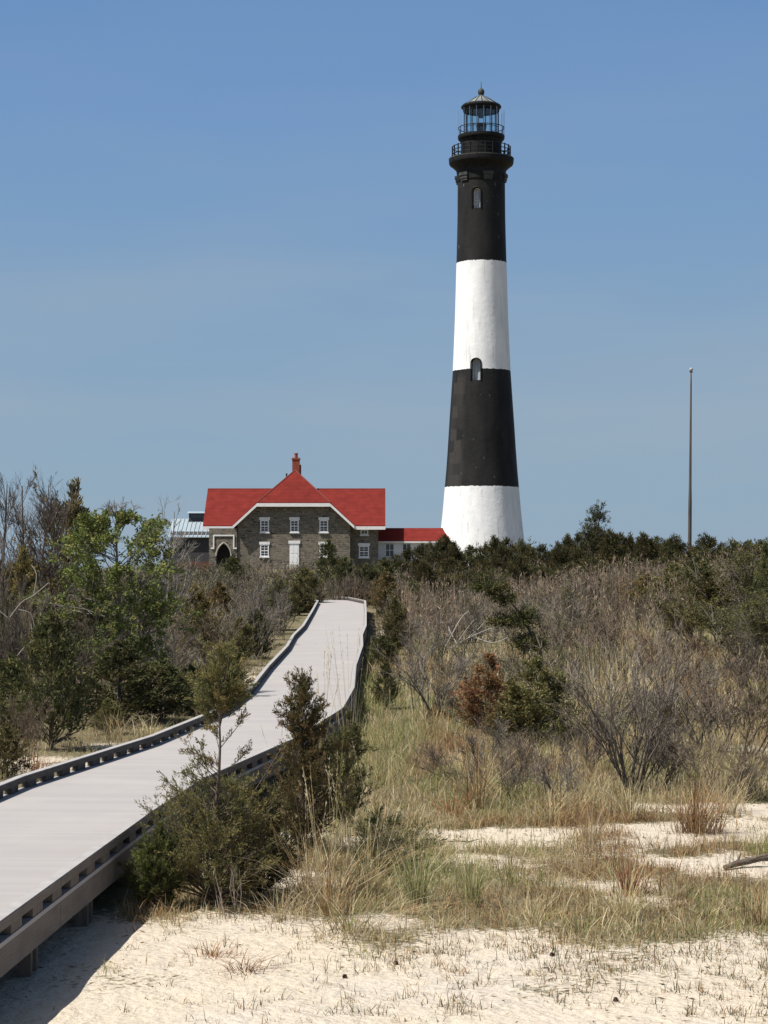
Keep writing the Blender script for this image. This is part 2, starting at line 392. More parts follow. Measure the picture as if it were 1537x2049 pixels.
bk.inputs['Color1'].default_value = (.055, .050, .043, 1); bk.inputs['Color2'].default_value = (.26, .225, .175, 1); bk.inputs['Mortar'].default_value = (.26, .235, .20, 1)
L(t, wrp.outputs[0], bk.inputs['Vector'])
st = mix(t, mrange(t, noise(t, v, 3.5, 5, .7), .35, .7, 0, .7), mix(t, mrange(t, noise(t, v, 1.1, 3), .4, .65, 0, .6), bk.outputs[0], (.20, .165, .115)), (.085, .078, .066))
L(t, st, p.inputs['Base Color']); p.inputs['Roughness'].default_value = .9; bump(t, bk.outputs['Fac'], p, .4, -.03); M['stone'] = m

# red shingles
m, t, p, o = newmat('red_shingles'); v = objco(t); s3 = N(t, 'ShaderNodeSeparateXYZ'); L(t, v, s3.inputs[0])
rows = math_(t, 'FRACT', math_(t, 'MULTIPLY', s3.outputs[2], 2.6))
base = mix(t, mrange(t, noise(t, v, 1.2, 5), .3, .7), (.13, .0165, .0135), (.19, .026, .020))
base = mix(t, mrange(t, rows, 0, .2, .5, 0), base, (.10, .014, .012)); 
L(t, mix(t, mrange(t, noise(t, v, 9, 2), .45, .75, 0, .35), base, (.11, .016, .013)), p.inputs['Base Color']); p.inputs['Roughness'].default_value = .85; M['roof'] = m
# standing-seam metal
m, t, p, o = newmat('seam_metal_roof'); v = objco(t); p.inputs['Roughness'].default_value = .42; p.inputs['Metallic'].default_value = .25
L(t, mix(t, mrange(t, noise(t, v, 1.5, 4), .3, .7), (.34, .42, .46), (.43, .49, .53)), p.inputs['Base Color']); M['seam'] = m
M['board'] = simple('grey_boards', (.045, .045, .048), (.075, .075, .078), 3, .8, stretch=(7, 7, .2))

# deck and timber: u runs along the boardwalk
m, t, p, o = newmat('deck_planks'); uv = N(t, 'ShaderNodeUVMap'); s3 = N(t, 'ShaderNodeSeparateXYZ'); L(t, uv.outputs[0], s3.inputs[0])
pl = math_(t, 'MULTIPLY', s3.outputs[0], 1/.145); fr = math_(t, 'FRACT', pl); idn = math_(t, 'FLOOR', pl)
wn = N(t, 'ShaderNodeTexWhiteNoise', noise_dimensions='1D'); L(t, idn, wn.inputs['W'])
c = mix(t, wn.outputs[0], (.332, .313, .306), (.362, .342, .333))
gr = noise(t, scaled(t, uv.outputs[0], (60, 2, 1)), 1.0, 4); c = mix(t, mrange(t, gr, .35, .75, 0, .3), c, (.34, .32, .31))
c = mix(t, mrange(t, noise(t, uv.outputs[0], .7, 4), .45, .75, 0, .4), c, (.43, .405, .375))     # blown sand film
gap = math_(t, 'ADD', math_(t, 'LESS_THAN', fr, .022), math_(t, 'GREATER_THAN', fr, .978)); c = mix(t, math_(t, 'MULTIPLY', gap, .3), c, (.2, .185, .17))
L(t, c, p.inputs['Base Color']); p.inputs['Roughness'].default_value = .7; M['deck'] = m
m, t, p, o = newmat('weathered_timber'); uv = N(t, 'ShaderNodeUVMap')
w1 = noise(t, scaled(t, uv.outputs[0], (1.4, 9, 1)), 1.0, 3); wav = N(t, 'ShaderNodeTexWave', wave_type='RINGS'); wav.inputs['Scale'].default_value = 3.0; wav.inputs['Distortion'].default_value = 7; wav.inputs['Detail'].default_value = 2; wav.inputs['Detail Scale'].default_value = .6
L(t, scaled(t, uv.outputs[0], (.55, 5.5, 1)), wav.inputs['Vector'])
c = mix(t, mrange(t, w1, .3, .7), (.16, .137, .12), (.24, .21, .185)); c = mix(t, mrange(t, wav.outputs[1], .2, .8, 0, .8), c, (.135, .115, .10))
su = N(t, 'ShaderNodeSeparateXYZ'); L(t, uv.outputs[0], su.inputs[0])
jt = math_(t, 'LESS_THAN', math_(t, 'FRACT', math_(t, 'MULTIPLY', su.outputs[0], 1/2.44)), .006)
c = mix(t, math_(t, 'MULTIPLY', jt, .8), c, (.03, .025, .022)); stn = noise(t, scaled(t, uv.outputs[0], (1.1, .8, 1)), 1.0, 4, .65)
c = mix(t, mrange(t, stn, .45, .7, 0, .6), c, (.11, .10, .092))
L(t, c, p.inputs['Base Color']); p.inputs['Roughness'].default_value = .85; bump(t, wav.outputs[1], p, .25, .01); M['timber'] = m
M['rail'] = simple('kerb_shade_dark', (.05, .046, .043), (.085, .078, .073), 5, .75, stretch=(3, .6, 3))  # dark tone paints in the shade on the kerb sides
M['lit_top'] = simple('sunlit_kerb_top', (.31, .298, .29), (.39, .376, .363), 5, .75)  # light tone paints in the sun on the kerb top
M['post'] = simple('timber_post', (.11, .095, .08), (.18, .155, .135), 4, .85, stretch=(4, 4, .5))

# ground
m, t, p, o = newmat('sand_ground'); geo = N(t, 'ShaderNodeNewGeometry'); v = geo.outputs['Position']
at_ = N(t, 'ShaderNodeAttribute', attribute_name='Cover')
n1 = noise(t, v, 2.2, 6, .65); n2 = noise(t, v, 14, 5, .6); n3 = noise(t, v, 60, 3, .6); nb = noise(t, v, .45, 4)
sand = mix(t, mrange(t, nb, .3, .7), (.53, .455, .352), (.49, .44, .372)); sand = mix(t, mrange(t, n1, .35, .7, 0, .5), sand, (.58, .515, .42))
sand = mix(t, mrange(t, n3, .55, .75, 0, .5), sand, (.36, .29, .21))
lit = mix(t, mrange(t, n2, .3, .7), (.13, .108, .066), (.24, .20, .125)); lit = mix(t, mrange(t, nb, .42, .62, 0, .6), lit, (.105, .112, .052))
lit = mix(t, mrange(t, n3, .5, .7, 0, .6), lit, (.09, .07, .045))
cf = math_(t, 'ADD', at_.outputs['Fac'], mrange(t, n2, .25, .75, -.38, .38)); 
vz = mrange(t, cf, .42, .62)
crumb = math_(t, 'MULTIPLY', mrange(t, n3, .60, .66), mrange(t, noise(t, v, 1.1, 3), .45, .6))   # debris on bare sand
sand = mix(t, math_(t, 'MULTIPLY', crumb, .7), sand, (.17, .13, .085))
L(t, mix(t, vz, sand, lit), p.inputs['Base Color']); p.inputs['Roughness'].default_value = .95; p.inputs['Specular IOR Level'].default_value = .1
hh = math_(t, 'ADD', math_(t, 'MULTIPLY', noise(t, v, 5, 4), 1.0), math_(t, 'MULTIPLY', n2, .35)); bump(t, hh, p, .75, .11); M['ground'] = m

# ------------------------------------------------------------------ ground sheet
def spread(a, b, st): return np.arange(a, b, st)
def geom(a, b, n): return a*(b/a)**(np.arange(1, n+1)/n)
xs = np.concatenate([spread(0, 6, .1), spread(6, 15, .3), spread(15, 60, 1.5), [60], geom(60, 5000, 16)]); xs = np.unique(np.concatenate([-xs, xs]))
ys = np.concatenate([-geom(20, 3000, 8)[::-1], spread(-20, 12, 2), spread(12, 32, .1), spread(32, 60, .35), spread(60, 130, 1), spread(130, 300, 5), [300], geom(300, 9000, 20)])
X, Y = np.meshgrid(xs, ys, indexing='ij'); Z = gz(X, Y)
nx, ny = X.shape; i, j = np.meshgrid(np.arange(nx-1), np.arange(ny-1), indexing='ij'); a = i*ny+j
mb = MB(); mb.addq(np.stack([X, Y, Z], -1), np.stack([a, a+ny, a+ny+1, a+1], -1))
g = mb.build('ground', M['ground'], smooth=True); tag(g, kind='structure')
ca = g.data.attributes.new('Cover', 'FLOAT', 'POINT'); ca.data.foreach_set('value', cover(X, Y).astype(np.float32).ravel())

# ------------------------------------------------------------------ boardwalk
bw = empty('boardwalk', (0, 0, 0), 'long pale grey plank boardwalk with low kerbs winding towards the stone house', 'boardwalk')
def strip(name, prof, mat, uvscale=1., parent=bw, sel=None):
    """a profile (offset, height) swept along the boardwalk with u = metres along it"""
    P = BW; k = len(P); n = len(prof); mb = MB()
    V = np.stack([P+BN*o+np.array([0, 0, h]) for o, h in prof], 1)
    pr = np.array(prof); vv = np.concatenate([[0], np.cumsum(np.linalg.norm(np.diff(np.vstack([pr, pr[:1]]), axis=0), axis=1))])
    fs = []; uvs = []
    for a in range(k-1):
        for b in range(n):
            b2 = (b+1) % n; fs.append((a*n+b, a*n+b2, (a+1)*n+b2, (a+1)*n+b))
            uvs += [(BS[a], vv[b]), (BS[a], vv[b+1]), (BS[a+1], vv[b+1]), (BS[a+1], vv[b])]
    mb.poly(V, fs+[tuple(range(n))[::-1], tuple((k-1)*n+i for i in range(n))])
    o = mb.build(name, mat, parent)
    ul = o.data.uv_layers.new(name='UVMap'); uvs += [(0, 0)]*(2*n); ul.data.foreach_set('uv', np.array(uvs, np.float32).ravel())
    return o
strip('deck', [(-HW, 0), (-HW, -.04), (HW, -.04), (HW, 0)], M['deck'])
for sgn in (-1, 1):
    a, b = (HW-.115)*sgn, (HW+.005)*sgn
    lo, hi = min(a, b), max(a, b)
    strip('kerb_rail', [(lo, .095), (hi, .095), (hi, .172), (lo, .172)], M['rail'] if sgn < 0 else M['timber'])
    strip('kerb_lit_top', [(lo+.008, .1725), (hi-.008, .1725), (hi-.008, .184), (lo+.008, .184)], M['lit_top'])  # thin strip added to carry the sunlit tone of the rail top
    if sgn > 0: strip('gap_shade_strip', [(HW-.125, .002), (HW-.1, .002), (HW-.1, .1), (HW-.125, .1)], M['rail'])  # dark strip added behind the blocks to make the gaps look shaded
    lo, hi = sorted(((HW-.045)*sgn, (HW+.0)*sgn))
    strip('rim_board', [(lo, -.275), (hi, -.275), (hi, -.043), (lo, -.043)], M['timber'])
strip('stringer', [(-.4, -.3), (-.34, -.3), (-.34, -.043), (-.4, -.043)], M['timber']); strip('stringer', [(.34, -.3), (.4, -.3), (.4, -.043), (.34, -.043)], M['timber'])
def pos_at(s):
    return np.array([np.interp(s, BS, BW[:, q]) for q in range(3)]), np.array([np.interp(s, BS, BT[:, q]) for q in range(3)])
rest = MB(); cnt = 0
def block(mb, p, tn, off):
    nrm = np.array([tn[1], -tn[0], 0]); c = p+nrm*off; v = []
    for dz in (.003, .093):
        for du, dn in ((-.2, -.045), (.2, -.045), (.2, .045), (-.2, .045)): v.append(c+tn*du+nrm*dn+np.array([0, 0, dz]))
    mb.poly(v, [(0, 3, 2, 1), (4, 5, 6, 7), (0, 1, 5, 4), (1, 2, 6, 5), (2, 3, 7, 6), (3, 0, 4, 7)])
for q in np.arange(.6, BS[-1], .82):
    for sgn in (-1, 1):
        p, tn = pos_at(q)
        near = 10 < p[1] < 48 and cnt < 96
        b = MB() if near else rest; block(b, p, tn, sgn*(HW-.055))
        if near: b.build('spacer_block', M['rail'] if sgn < 0 else M['post'], bw); cnt += 1
tag(rest.build('spacer_blocks', M['rail'], bw), kind='stuff')
for q in np.arange(1.0, BS[-1], 2.6):
    p, tn = pos_at(q)
    for off in (-HW+.16, HW-.16):
        nrm = np.array([tn[1], -tn[0], 0]); mb = MB()
        for du in (-.11, .11):
            c = p+nrm*off+tn*du; zb = float(gz(c[0], c[1]))-.4
            mb.box(c[0]-.06, c[0]+.06, c[1]-.045, c[1]+.045, zb, p[2]-.045)
        mb.build('post', M['post'], bw)

# ------------------------------------------------------------------ lighthouse
lh = empty('lighthouse', TB, 'tall lighthouse tower banded black and white with a glazed lantern', 'lighthouse')
PXM = 4000/217.
def prof(rows): return [(h/PXM, tz(y)) for y, h in rows]
SHAFT = prof([(1145, 92), (1110, 88), (1090, 85.5), (1060, 82.2), (1030, 79), (1000, 76.3), (972, 74), (940, 71.2), (900, 68.3), (850, 65.2), (800, 61.8), (740, 57.8), (690, 55.6), (640, 53.6), (580, 51.8), (526, 50.3), (470, 48.8), (430, 48), (365, 47.6)])
def Rz(z): return float(np.interp(z, [q[1] for q in SHAFT], [q[0] for q in SHAFT]))
# the shaft is open at two arched niches
WINS = [(-.245, .155, tz(766), tz(724)), (-.255, .17, tz(424), tz(384))]
ths = set(np.linspace(-math.pi, math.pi, 97)[:-1].tolist()); zs = set(q[1] for q in SHAFT)
for c, hw_, z0, z1 in WINS:
    ths = {a for a in ths if abs(a-c) > hw_+.01}; 
    for k in np.linspace(-1, 1, 9): ths.add(c+hw_*float(k))
    zs |= {z0, z1}
zs |= set(np.linspace(min(zs), max(zs), 60).tolist())
ths = sorted(ths); zs = sorted(zs); nt_, nz_ = len(ths), len(zs)
V = [(Rz(z)*math.sin(a), -Rz(z)*math.cos(a), z) for a in ths for z in zs]; fs = []
def inwin(a, z): return any(abs(a-c) < hw_ and z0 < z < z1 for c, hw_, z0, z1 in WINS)
for i in range(nt_):
    a = ths[i]; a2 = ths[i+1] if i+1 < nt_ else ths[0]+2*math.pi
    for j in range(nz_-1):
        if not inwin((a+a2)/2, (zs[j]+zs[j+1])/2): i2 = (i+1) % nt_; fs.append((i*nz_+j, i2*nz_+j, i2*nz_+j+1, i*nz_+j+1))
mb = MB(); mb.poly(V, fs)
def cyl(a, r, z): return (r*math.sin(a), -r*math.cos(a), z)
for c, hw_, z0, z1 in WINS:                    # spandrels that round the head of each niche
    rm = Rz(z1)*hw_; n = 16; zc = z1-rm
    pts = [(c-hw_*math.cos(k*math.pi/n), zc+rm*math.sin(k*math.pi/n)) for k in range(n+1)]
    for k in range(n):
        (a, za), (b, zb) = pts[k], pts[k+1]
        mb.poly([cyl(a, Rz(za)+.002, za), cyl(b, Rz(zb)+.002, zb), cyl(b, Rz(z1)+.002, z1), cyl(a, Rz(z1)+.002, z1)], [(0, 1, 2, 3)])
sh = mb.build('shaft', M['tower'], lh, smooth=True)
for c, hw_, z0, z1 in WINS:
    rm = Rz(z1)*hw_; zc = z1-rm; n = 14; dep = .5
    out_ = [(c-hw_, z0)]+[(c-hw_*math.cos(k*math.pi/n), zc+rm*math.sin(k*math.pi/n)) for k in range(n+1)]+[(c+hw_, z0)]
    mb = MB(); k = len(out_)
    V = [cyl(a, Rz(z)+.004, z) for a, z in out_]+[cyl(c+(a-c)*1.0, Rz(z)-dep, z) for a, z in out_]
    mb.poly(V, [(q, (q+1) % k, (q+1) % k+k, q+k) for q in range(k)])
    w = mb.build('window', M['iron'], lh)
    mb = MB(); mb.poly([cyl(a, Rz(z)-dep+.01, z) for a, z in out_], [tuple(range(k))]); mb.build('pane', M['pale_pane'], w)
    mb = MB()
    for a, b in zip(out_, out_[1:]+out_[:1]): mb.tube([cyl(a[0], Rz(a[1])-dep+.04, a[1]), cyl(b[0], Rz(b[1])-dep+.04, b[1])], .05, 5)
    mb.tube([cyl(c, Rz(z0)-dep+.04, z0), cyl(c, Rz(z1)-dep+.04, z1)], .022, 5)
    mb.tube([cyl(c-hw_, Rz(zc)-dep+.04, (z0+zc)/2), cyl(c+hw_, Rz(zc)-dep+.04, (z0+zc)/2)], .022, 5)
    mb.build('sash', M['frame'], w)
    mb = MB()                                   # dark hood ring standing proud of the wall
    for a, b in zip(out_[:-1], out_[1:]): mb.tube([cyl(a[0]+(a[0]-c)*.12, Rz(a[1])+.02, a[1]+.05*(a[1] > zc)), cyl(b[0]+(b[0]-c)*.12, Rz(b[1])+.02, b[1]+.05*(b[1] > zc))], .09, 5)
    mb.build('hood', M['iron'], w)
mb = MB(); mb.lathe(prof([(366, 47.4), (365, 49.2), (363, 49.5), (348, 49.5), (343, 50.2), (340, 52), (336, 56.5), (332.5, 60.5), (331, 63), (328.5, 64.6), (325, 65.2), (321.5, 65.2), (321, 64.5)]) + [(0.1, tz(321))], 72); mb.build('cornice', M['iron'], lh, smooth=False)
sub(bpy.data.objects[-1]) if False else None
for k in range(6):                              # bracket stones under the cornice
    a = R(13+60*k); mb = MB()
    for y0, y1, h, wd, hi in ((351.5, 357.5, 5.2, .21, 0), (357.5, 363.5, 3.6, .18, 0), (363.5, 367.5, 2.2, .17, 0)):
        r0, r1 = 46/PXM, (48.5+h)/PXM; z0, z1 = tz(y1), tz(y0); v = []
        n = 5
        for q in range(n+1):
            aa = a-wd+2*wd*q/n
            v += [cyl(aa, r0, z0), cyl(aa, r1, z0), cyl(aa, r1, z1), cyl(aa, r0, z1)]
        f = [(0, 1, 2, 3)[::-1], tuple(4*n+q for q in range(4))]
        for q in range(n):
            for e in range(4): f.append((4*q+e, 4*q+(e+1) % 4, 4*q+4+(e+1) % 4, 4*q+4+e))
        mb.poly(v, f)
    mb.build('bracket', M['iron2'], lh)
mb = MB(); mb.lathe([(60/PXM, tz(320.6)), (65.6/PXM, tz(320.6)), (65.6/PXM, tz(318.2)), (40/PXM, tz(318.2))], 72); mb.build('gallery_deck', M['iron2'], lh)
mb = MB(); mb.lathe(prof([(318.2, 41), (287, 41), (285.5, 42.2), (283, 42.4), (281.5, 44), (279.5, 46.3), (277, 47.2), (272.5, 47.2), (272, 46.5)])+[(.1, tz(272))], 56); mb.build('watch_room', M['iron'], lh)
mb = MB()
for k in range(24):
    a = 2*math.pi*(k+.35)/24; mb.tube([cyl(a, 58.5/PXM, tz(318)), cyl(a, 58.5/PXM, tz(294))], .085 if k % 1 == 0 else .05, 6)
for y in (295.5, 303, 310.5):
    mb.tube([cyl(2*math.pi*k/48, 58.5/PXM, tz(y)) for k in range(49)], .05, 5, cap=False)
mb.build('gallery_railing', M['iron'], lh)
lr = MB()
for k in range(16): a = 2*math.pi*(k+.5)/16; lr.tube([cyl(a, 35/PXM, tz(272)), cyl(a, 35/PXM, tz(221))], .05, 6)
for y in (271, 256.5, 223): lr.tube([cyl(2*math.pi*k/48, 35/PXM, tz(y)) for k in range(49)], (.09 if y != 256.5 else .035), 5, cap=False)
lrm = lr.build('lantern_frame', M['iron'], lh)
mb = MB(); mb.lathe([(34.6/PXM, tz(271.5)), (34.6/PXM, tz(223))], 16); mb.build('lantern_glazing', M['lglass'], lrm)
mb = MB(); mb.lathe(prof([(222, .1), (222, 36.2), (220, 36.5), (215.5, 40.6), (213.5, 40.6), (212, 38.5), (207.5, 30), (203, 23), (199, 17), (195.5, 11), (193, 6.5), (191.5, 6.2)]), 32)
rf = mb.build('lantern_roof', M['iron'], lh)
mb = MB()                                       # the copper sheets are joined by raised ribs
for k in range(16):
    a = 2*math.pi*k/16; mb.tube([cyl(a, h/PXM+.02, tz(y)-.0) for y, h in ((213, 39.5), (207.5, 30), (203, 23), (199, 17), (195, 10))], .06, 5)
mb.build('roof_rib', M['iron'], rf)
M['patina'] = simple('roof_sheet', (.15, .165, .16), (.235, .25, .245), 1.5, .5, spec=.4)
mb = MB(); mb.lathe(prof([(212.4, 37.5), (207.5, 30.15), (203, 23.15), (199, 17.15), (195.5, 11.15), (193.2, 6.6)]), 16); o_ = mb.build('roof_sheeting', M['patina'], rf); o_.location.z = .03
mb = MB(); mb.lathe(prof([(193, 6), (190, 5.2), (188.5, 5.2), (187.5, 6.2), (185, 6.6), (182, 6.5), (179.5, 5.3), (177.5, 3), (176.8, .2)]), 20); mb.build('ventilator_ball', M['iron2'], rf, smooth=True)
mb = MB(); mb.tube([cyl(0, 0, tz(178)), cyl(0, 0, tz(163))], [.05, .02], 5); mb.build('lightning_rod', M['iron2'], rf)
mb = MB()
for k in range(20):
    a = 2*math.pi*(k+.2)/20; mb.tube([cyl(a, 46.5/PXM, tz(273)), cyl(a, 46.5/PXM, tz(221))], .013, 4)
mb.build('netting_frame', M['wire'], lh)
mb = MB()
mb.tube([cyl(2*math.pi*k/48, 46/PXM, tz(256.5)) for k in range(49)], .05, 5, cap=False)
for k in range(8): a = 2*math.pi*(k+.5)/8; mb.tube([cyl(a, 46/PXM, tz(273)), cyl(a, 46/PXM, tz(256.5))], .04, 5)
mb.build('lantern_railing', M['iron'], lh)
mb = MB(); mb.lathe(prof([(272, 3), (265, 3.2), (263.5, 6), (258, 10), (252, 10.8), (249, 10.4), (247, 5), (245, .3)]), 20); mb.build('lens', M['iron2'], lh, smooth=True)
mb = MB(); mb.tube([cyl(0, 0, tz(226)), cyl(0, 0, tz(236))], [.3, .25], 8); mb.build('vent_pipe', M['iron2'], lh)

# ------------------------------------------------------------------ keeper's house
HX, HY = at(588, 1140, 210).x, 210.0; HZ = 4.55
hs = empty('stone_house', (HX, HY, HZ), 'grey stone keepers house with a bright red half-hipped gable roof', 'house')
SL = .93; EX, EZ = 6.36, 4.70; CX_, CZ = 3.82, 4.70+.93*(6.36-3.82); RZ = 4.70+.93*6.36
OH = .76
mb = MB()
# front gable wall with clipped head, extruded back
wt = lambda x: EZ-.14+SL*(EX-abs(x))
mb.prism([(-5.9, 0, -.6), (5.9, 0, -.6), (5.9, 0, wt(5.9)), (3.75, 0, CZ-.1), (-3.75, 0, CZ-.1), (-5.9, 0, wt(5.9))], (0, 8, 0))
mb.box(-8.85, 8.85, 1.4, 11, -.6, 4.9)
# side gables of the cross wing
for sx_ in (-1, 1): mb.prism([(sx_*8.84, 1.45, 4.88), (sx_*8.84, 10.95, 4.88), (sx_*8.84, 6.2, 8.4)], (-sx_*.4, 0, 0))
wall = mb.build('wall', M['stone'], hs)
# cross wing roof
mb = MB(); ry, rz_, ey, ez = 6.2, 8.78, .35, 4.66
t_ = .14
for y0 in (ey, 2*ry-ey): mb.slab([(-9.6, y0, ez), (9.62, y0, ez), (9.62, ry, rz_), (-9.6, ry, rz_)], t_)
roof = mb.build('roof', M['roof'], hs)
# front gable roof: two planes cut by the hip
mb = MB(); yh = 2.6
mb.slab([(-EX, -OH, EZ), (-CX_, -OH, CZ), (0, yh, RZ), (0, 12, RZ), (-EX, 12, EZ)], t_)
mb.slab([(EX, -OH, EZ), (EX, 12, EZ), (0, 12, RZ), (0, yh, RZ), (CX_, -OH, CZ)], t_)
mb.slab([(-CX_, -OH-.003, CZ), (CX_, -OH-.003, CZ), (0, yh-.003, RZ+.004)], t_)
mb.build('gable_roof', M['roof'], hs)
# ridge caps and hips as thin dark tubes
mb = MB(); 
for P_ in ([(0, yh, RZ), (0, 12, RZ)], [(-CX_, -OH, CZ), (0, yh, RZ)], [(CX_, -OH, CZ), (0, yh, RZ)], [(-9.6, ry, rz_), (-2.2, ry, rz_)], [(2.2, ry, rz_), (9.62, ry, rz_)]): mb.tube(P_, .07, 6)
M['cap'] = simple('ridge_cap', (.16, .045, .04), (.22, .06, .05), 3, .8)
mb.build('ridge_cap', M['cap'], hs)
# white bargeboards, fascia, gutters
mb = MB(); yb = -OH-.05
for s_ in (-1, 1): mb.prism([(s_*(EX+.02), yb, EZ-.42), (s_*(EX+.02), yb, EZ-.11), (s_*CX_, yb, CZ-.11), (s_*CX_, yb, CZ-.42)], (0, .09, 0))
mb.build('bargeboard', M['white'], hs)
mb = MB(); mb.box(-CX_, CX_, yb-.012, yb+.1, CZ-.46, CZ-.10); mb.build('fascia', M['white'], hs)
for a, b in ((-9.6, -6.42), (6.42, 9.62)):
    mb = MB(); mb.box(a, b, ey-.13, ey+.02, ez-.44, ez-.1); mb.build('gutter', M['white'], hs)
mb = MB()                                        # soffit boards close the eaves
for s_ in (-1, 1): mb.prism([(s_*EX, -OH+.05, EZ-.16), (s_*CX_, -OH+.05, CZ-.16), (s_*CX_, 0, CZ-.16), (s_*EX, 0, EZ-.16)], (0, 0, -.04))
mb.build('soffit', M['white'], hs)
# porch
px0, px1, ph = -8.9, -5.95, 4.35; ac, ar = -7.35, .80; zsp = 1.45
mb = MB(); n = 10
arc = []
for k in range(n+1):                              # left half of the pointed arch then the other half
    q = k/n*math.pi/3; arc.append((ac+ar-2*ar*math.cos(q), zsp+2*ar*math.sin(q)))
arc += [(2*ac-x_, z_) for x_, z_ in arc[::-1][1:]]
yp = -.15
fx = [p_[0] for p_ in arc]
mb.prism([(px0, yp, -.6), (fx[0], yp, -.6), (fx[0], yp, ph), (px0, yp, ph)], (0, 1.5, 0)); mb.prism([(fx[-1], yp, -.6), (px1, yp, -.6), (px1, yp, ph), (fx[-1], yp, ph)], (0, 1.5, 0))
for k in range(len(arc)-1):
    (xa, za), (xb, zb) = arc[k], arc[k+1]
    mb.prism([(xa, yp, za), (xb, yp, zb), (xb, yp, ph), (xa, yp, ph)], (0, 1.5, 0))
mb.box(fx[0]-.01, fx[-1]+.01, yp+.02, yp+1.4, -.6, .02)
pc = mb.build('porch', M['stone'], hs)
mb = MB(); mb.box(fx[0], fx[-1], 1.0, 1.1, .0, 2.7)
for k in range(6): xk = fx[0]+(fx[-1]-fx[0])*(k+.5)/6; mb.box(xk-.015, xk+.015, .96, 1.0, .05, 2.6)
mb.build('porch_door', M['dark_door'], pc)
mb = MB(); yo = yp-.1
mb.box(ac-1.12, ac+1.12, yo, yp+.05, 3.52, 3.66); mb.box(ac-1.12, ac-.99, yo, yp+.05, 2.30, 3.52); mb.box(ac+.99, ac+1.12, yo, yp+.05, 2.30, 3.52)
mb.box(ac-1.36, ac-1.12, yo, yp+.05, 2.17, 2.32); mb.box(ac+1.12, ac+1.36, yo, yp+.05, 2.17, 2.32); mb.box(ac-1.12, ac-.99, yo, yp+.05, 2.17, 2.30); mb.box(ac+.99, ac+1.12, yo, yp+.05, 2.17, 2.30)
mb.build('drip_moulding', M['white'], pc)
mb = MB(); a2 = [(ac+(x_-ac)*1.0, z_) for x_, z_ in arc]
for (xa, za), (xb, zb) in zip(a2[:-1], a2[1:]): mb.tube([(xa, yp-.03, za), (xb, yp-.03, zb)], .09, 5)
mb.build('arch_stones', M['rubble'], pc)
def hwin(x0, x1, z0, z1, y, light=True):
    fr = MB(); f = .11; yy = y-.07
    fr.box(x0, x0+f, yy, y+.05, z0, z1); fr.box(x1-f, x1, yy, y+.05, z0, z1); fr.box(x0+f, x1-f, yy, y+.05, z1-f, z1); fr.box(x0+f, x1-f, yy, y+.05, z0, z0+f)
    zm = (z0+z1)/2; xm = (x0+x1)/2
    if z1-z0 > 1: fr.box(x0+f, x1-f, yy+.012, y+.03, zm-.045, zm+.045)
    fr.box(xm-.022, xm+.022, yy+.025, y+.02, z0+f, z1-f)
    for q in (.27, .73):
        if z1-z0 > 1: fr.box(x0+f, x1-f, yy+.028, y+.018, z0+(z1-z0)*q-.018, z0+(z1-z0)*q+.018)
    w = fr.build('window', M['frame'], hs)
    mb = MB(); mb.box(x0+.06, x1-.06, y-.035, y-.005, z0+.06, z1-.06); mb.build('pane', M['glass'], w)
    mb = MB(); mb.box(x0-.1, x1+.1, y-.1, y+.05, z1+.003, z1+.30); mb.build('lintel', M['white'], w)
    mb = MB(); mb.box(x0-.08, x1+.08, y-.16, y+.05, z0-.12, z0-.003); mb.build('sill', M['white'], w)
def cpx(cx_): return (320+cx_/2.65-588)/19.05
def cpz(cy_): return at(588, 880+cy_/2.65, 210).z-HZ
for c0, c1 in ((532, 578), (691, 736), (846, 892)): hwin(cpx(c0), cpx(c1), cpz(490), cpz(426), 0)
for c0, c1 in ((532, 578), (846, 892)): hwin(cpx(c0), cpx(c1), cpz(620), cpz(556), 0)
hwin(cpx(1060)+.05, cpx(1102)+.05, cpz(502), cpz(474), 1.4); hwin(cpx(1052)+.05, cpx(1106)+.05, cpz(622), cpz(562), 1.4)
mb = MB(); dx0, dx1, dz0, dz1 = cpx(688), cpx(738), cpz(662), cpz(551)
mb.box(dx0, dx1, -.06, .05, dz0, dz1); d_ = mb.build('door', M['frame'], hs)
mb = MB()
for a, b in ((.12, .46), (.54, .92)):
    for u in (.12, .55): mb.box(dx0+(dx1-dx0)*u, dx0+(dx1-dx0)*(u+.33), -.075, -.06, dz0+(dz1-dz0)*a, dz0+(dz1-dz0)*b)
mb.build('door_panel', M['frame'], d_)
mb = MB(); mb.box(dx0-.12, dx1+.12, -.12, .05, dz1+.003, dz1+.32); mb.build('lintel', M['white'], d_)
mb = MB(); mb.lathe([(.0, 0), (.04, .0), (.04, .06), (0, .06)], 8); k_ = mb.build('door_knob', M['iron2'], d_); k_.location = (dx1-.12, -.13, dz0+1.0)
for k in range(3): 
    mb = MB(); mb.box(dx0-.3, dx1+.3, -.35-.3*k, -.05-.3*k, -.5, dz0-.03-.16*k); mb.build('step', M['rubble'], hs)
# chimney
mb = MB(); cy0 = 5.2
def chz(y): return at(588, y, 215.5).z-HZ
mb.box(-.42, .36, cy0, cy0+.9, 9.6, chz(920)); mb.box(-.48, .42, cy0-.06, cy0+.96, chz(920), chz(916.5)); mb.box(.36, .52, cy0+.15, cy0+.75, 9.6, chz(930))
ch = mb.build('chimney', M['brick'], roof)
mb = MB(); mb.lathe([(.19, chz(916.6)), (.17, chz(909)), (.22, chz(908.6)), (.22, chz(906.8)), (.1, chz(906.5))], 12); pot = mb.build('chimney_pot', M['brick'], roof); pot.location = (-.02, cy0+.45, 0)
mb = MB(); mb.tube([(-1.0, 4.6, 9.4), (-1.0, 4.6, chz(948))], .09, 8); mb.build('vent_pipe', M['iron2'], roof)

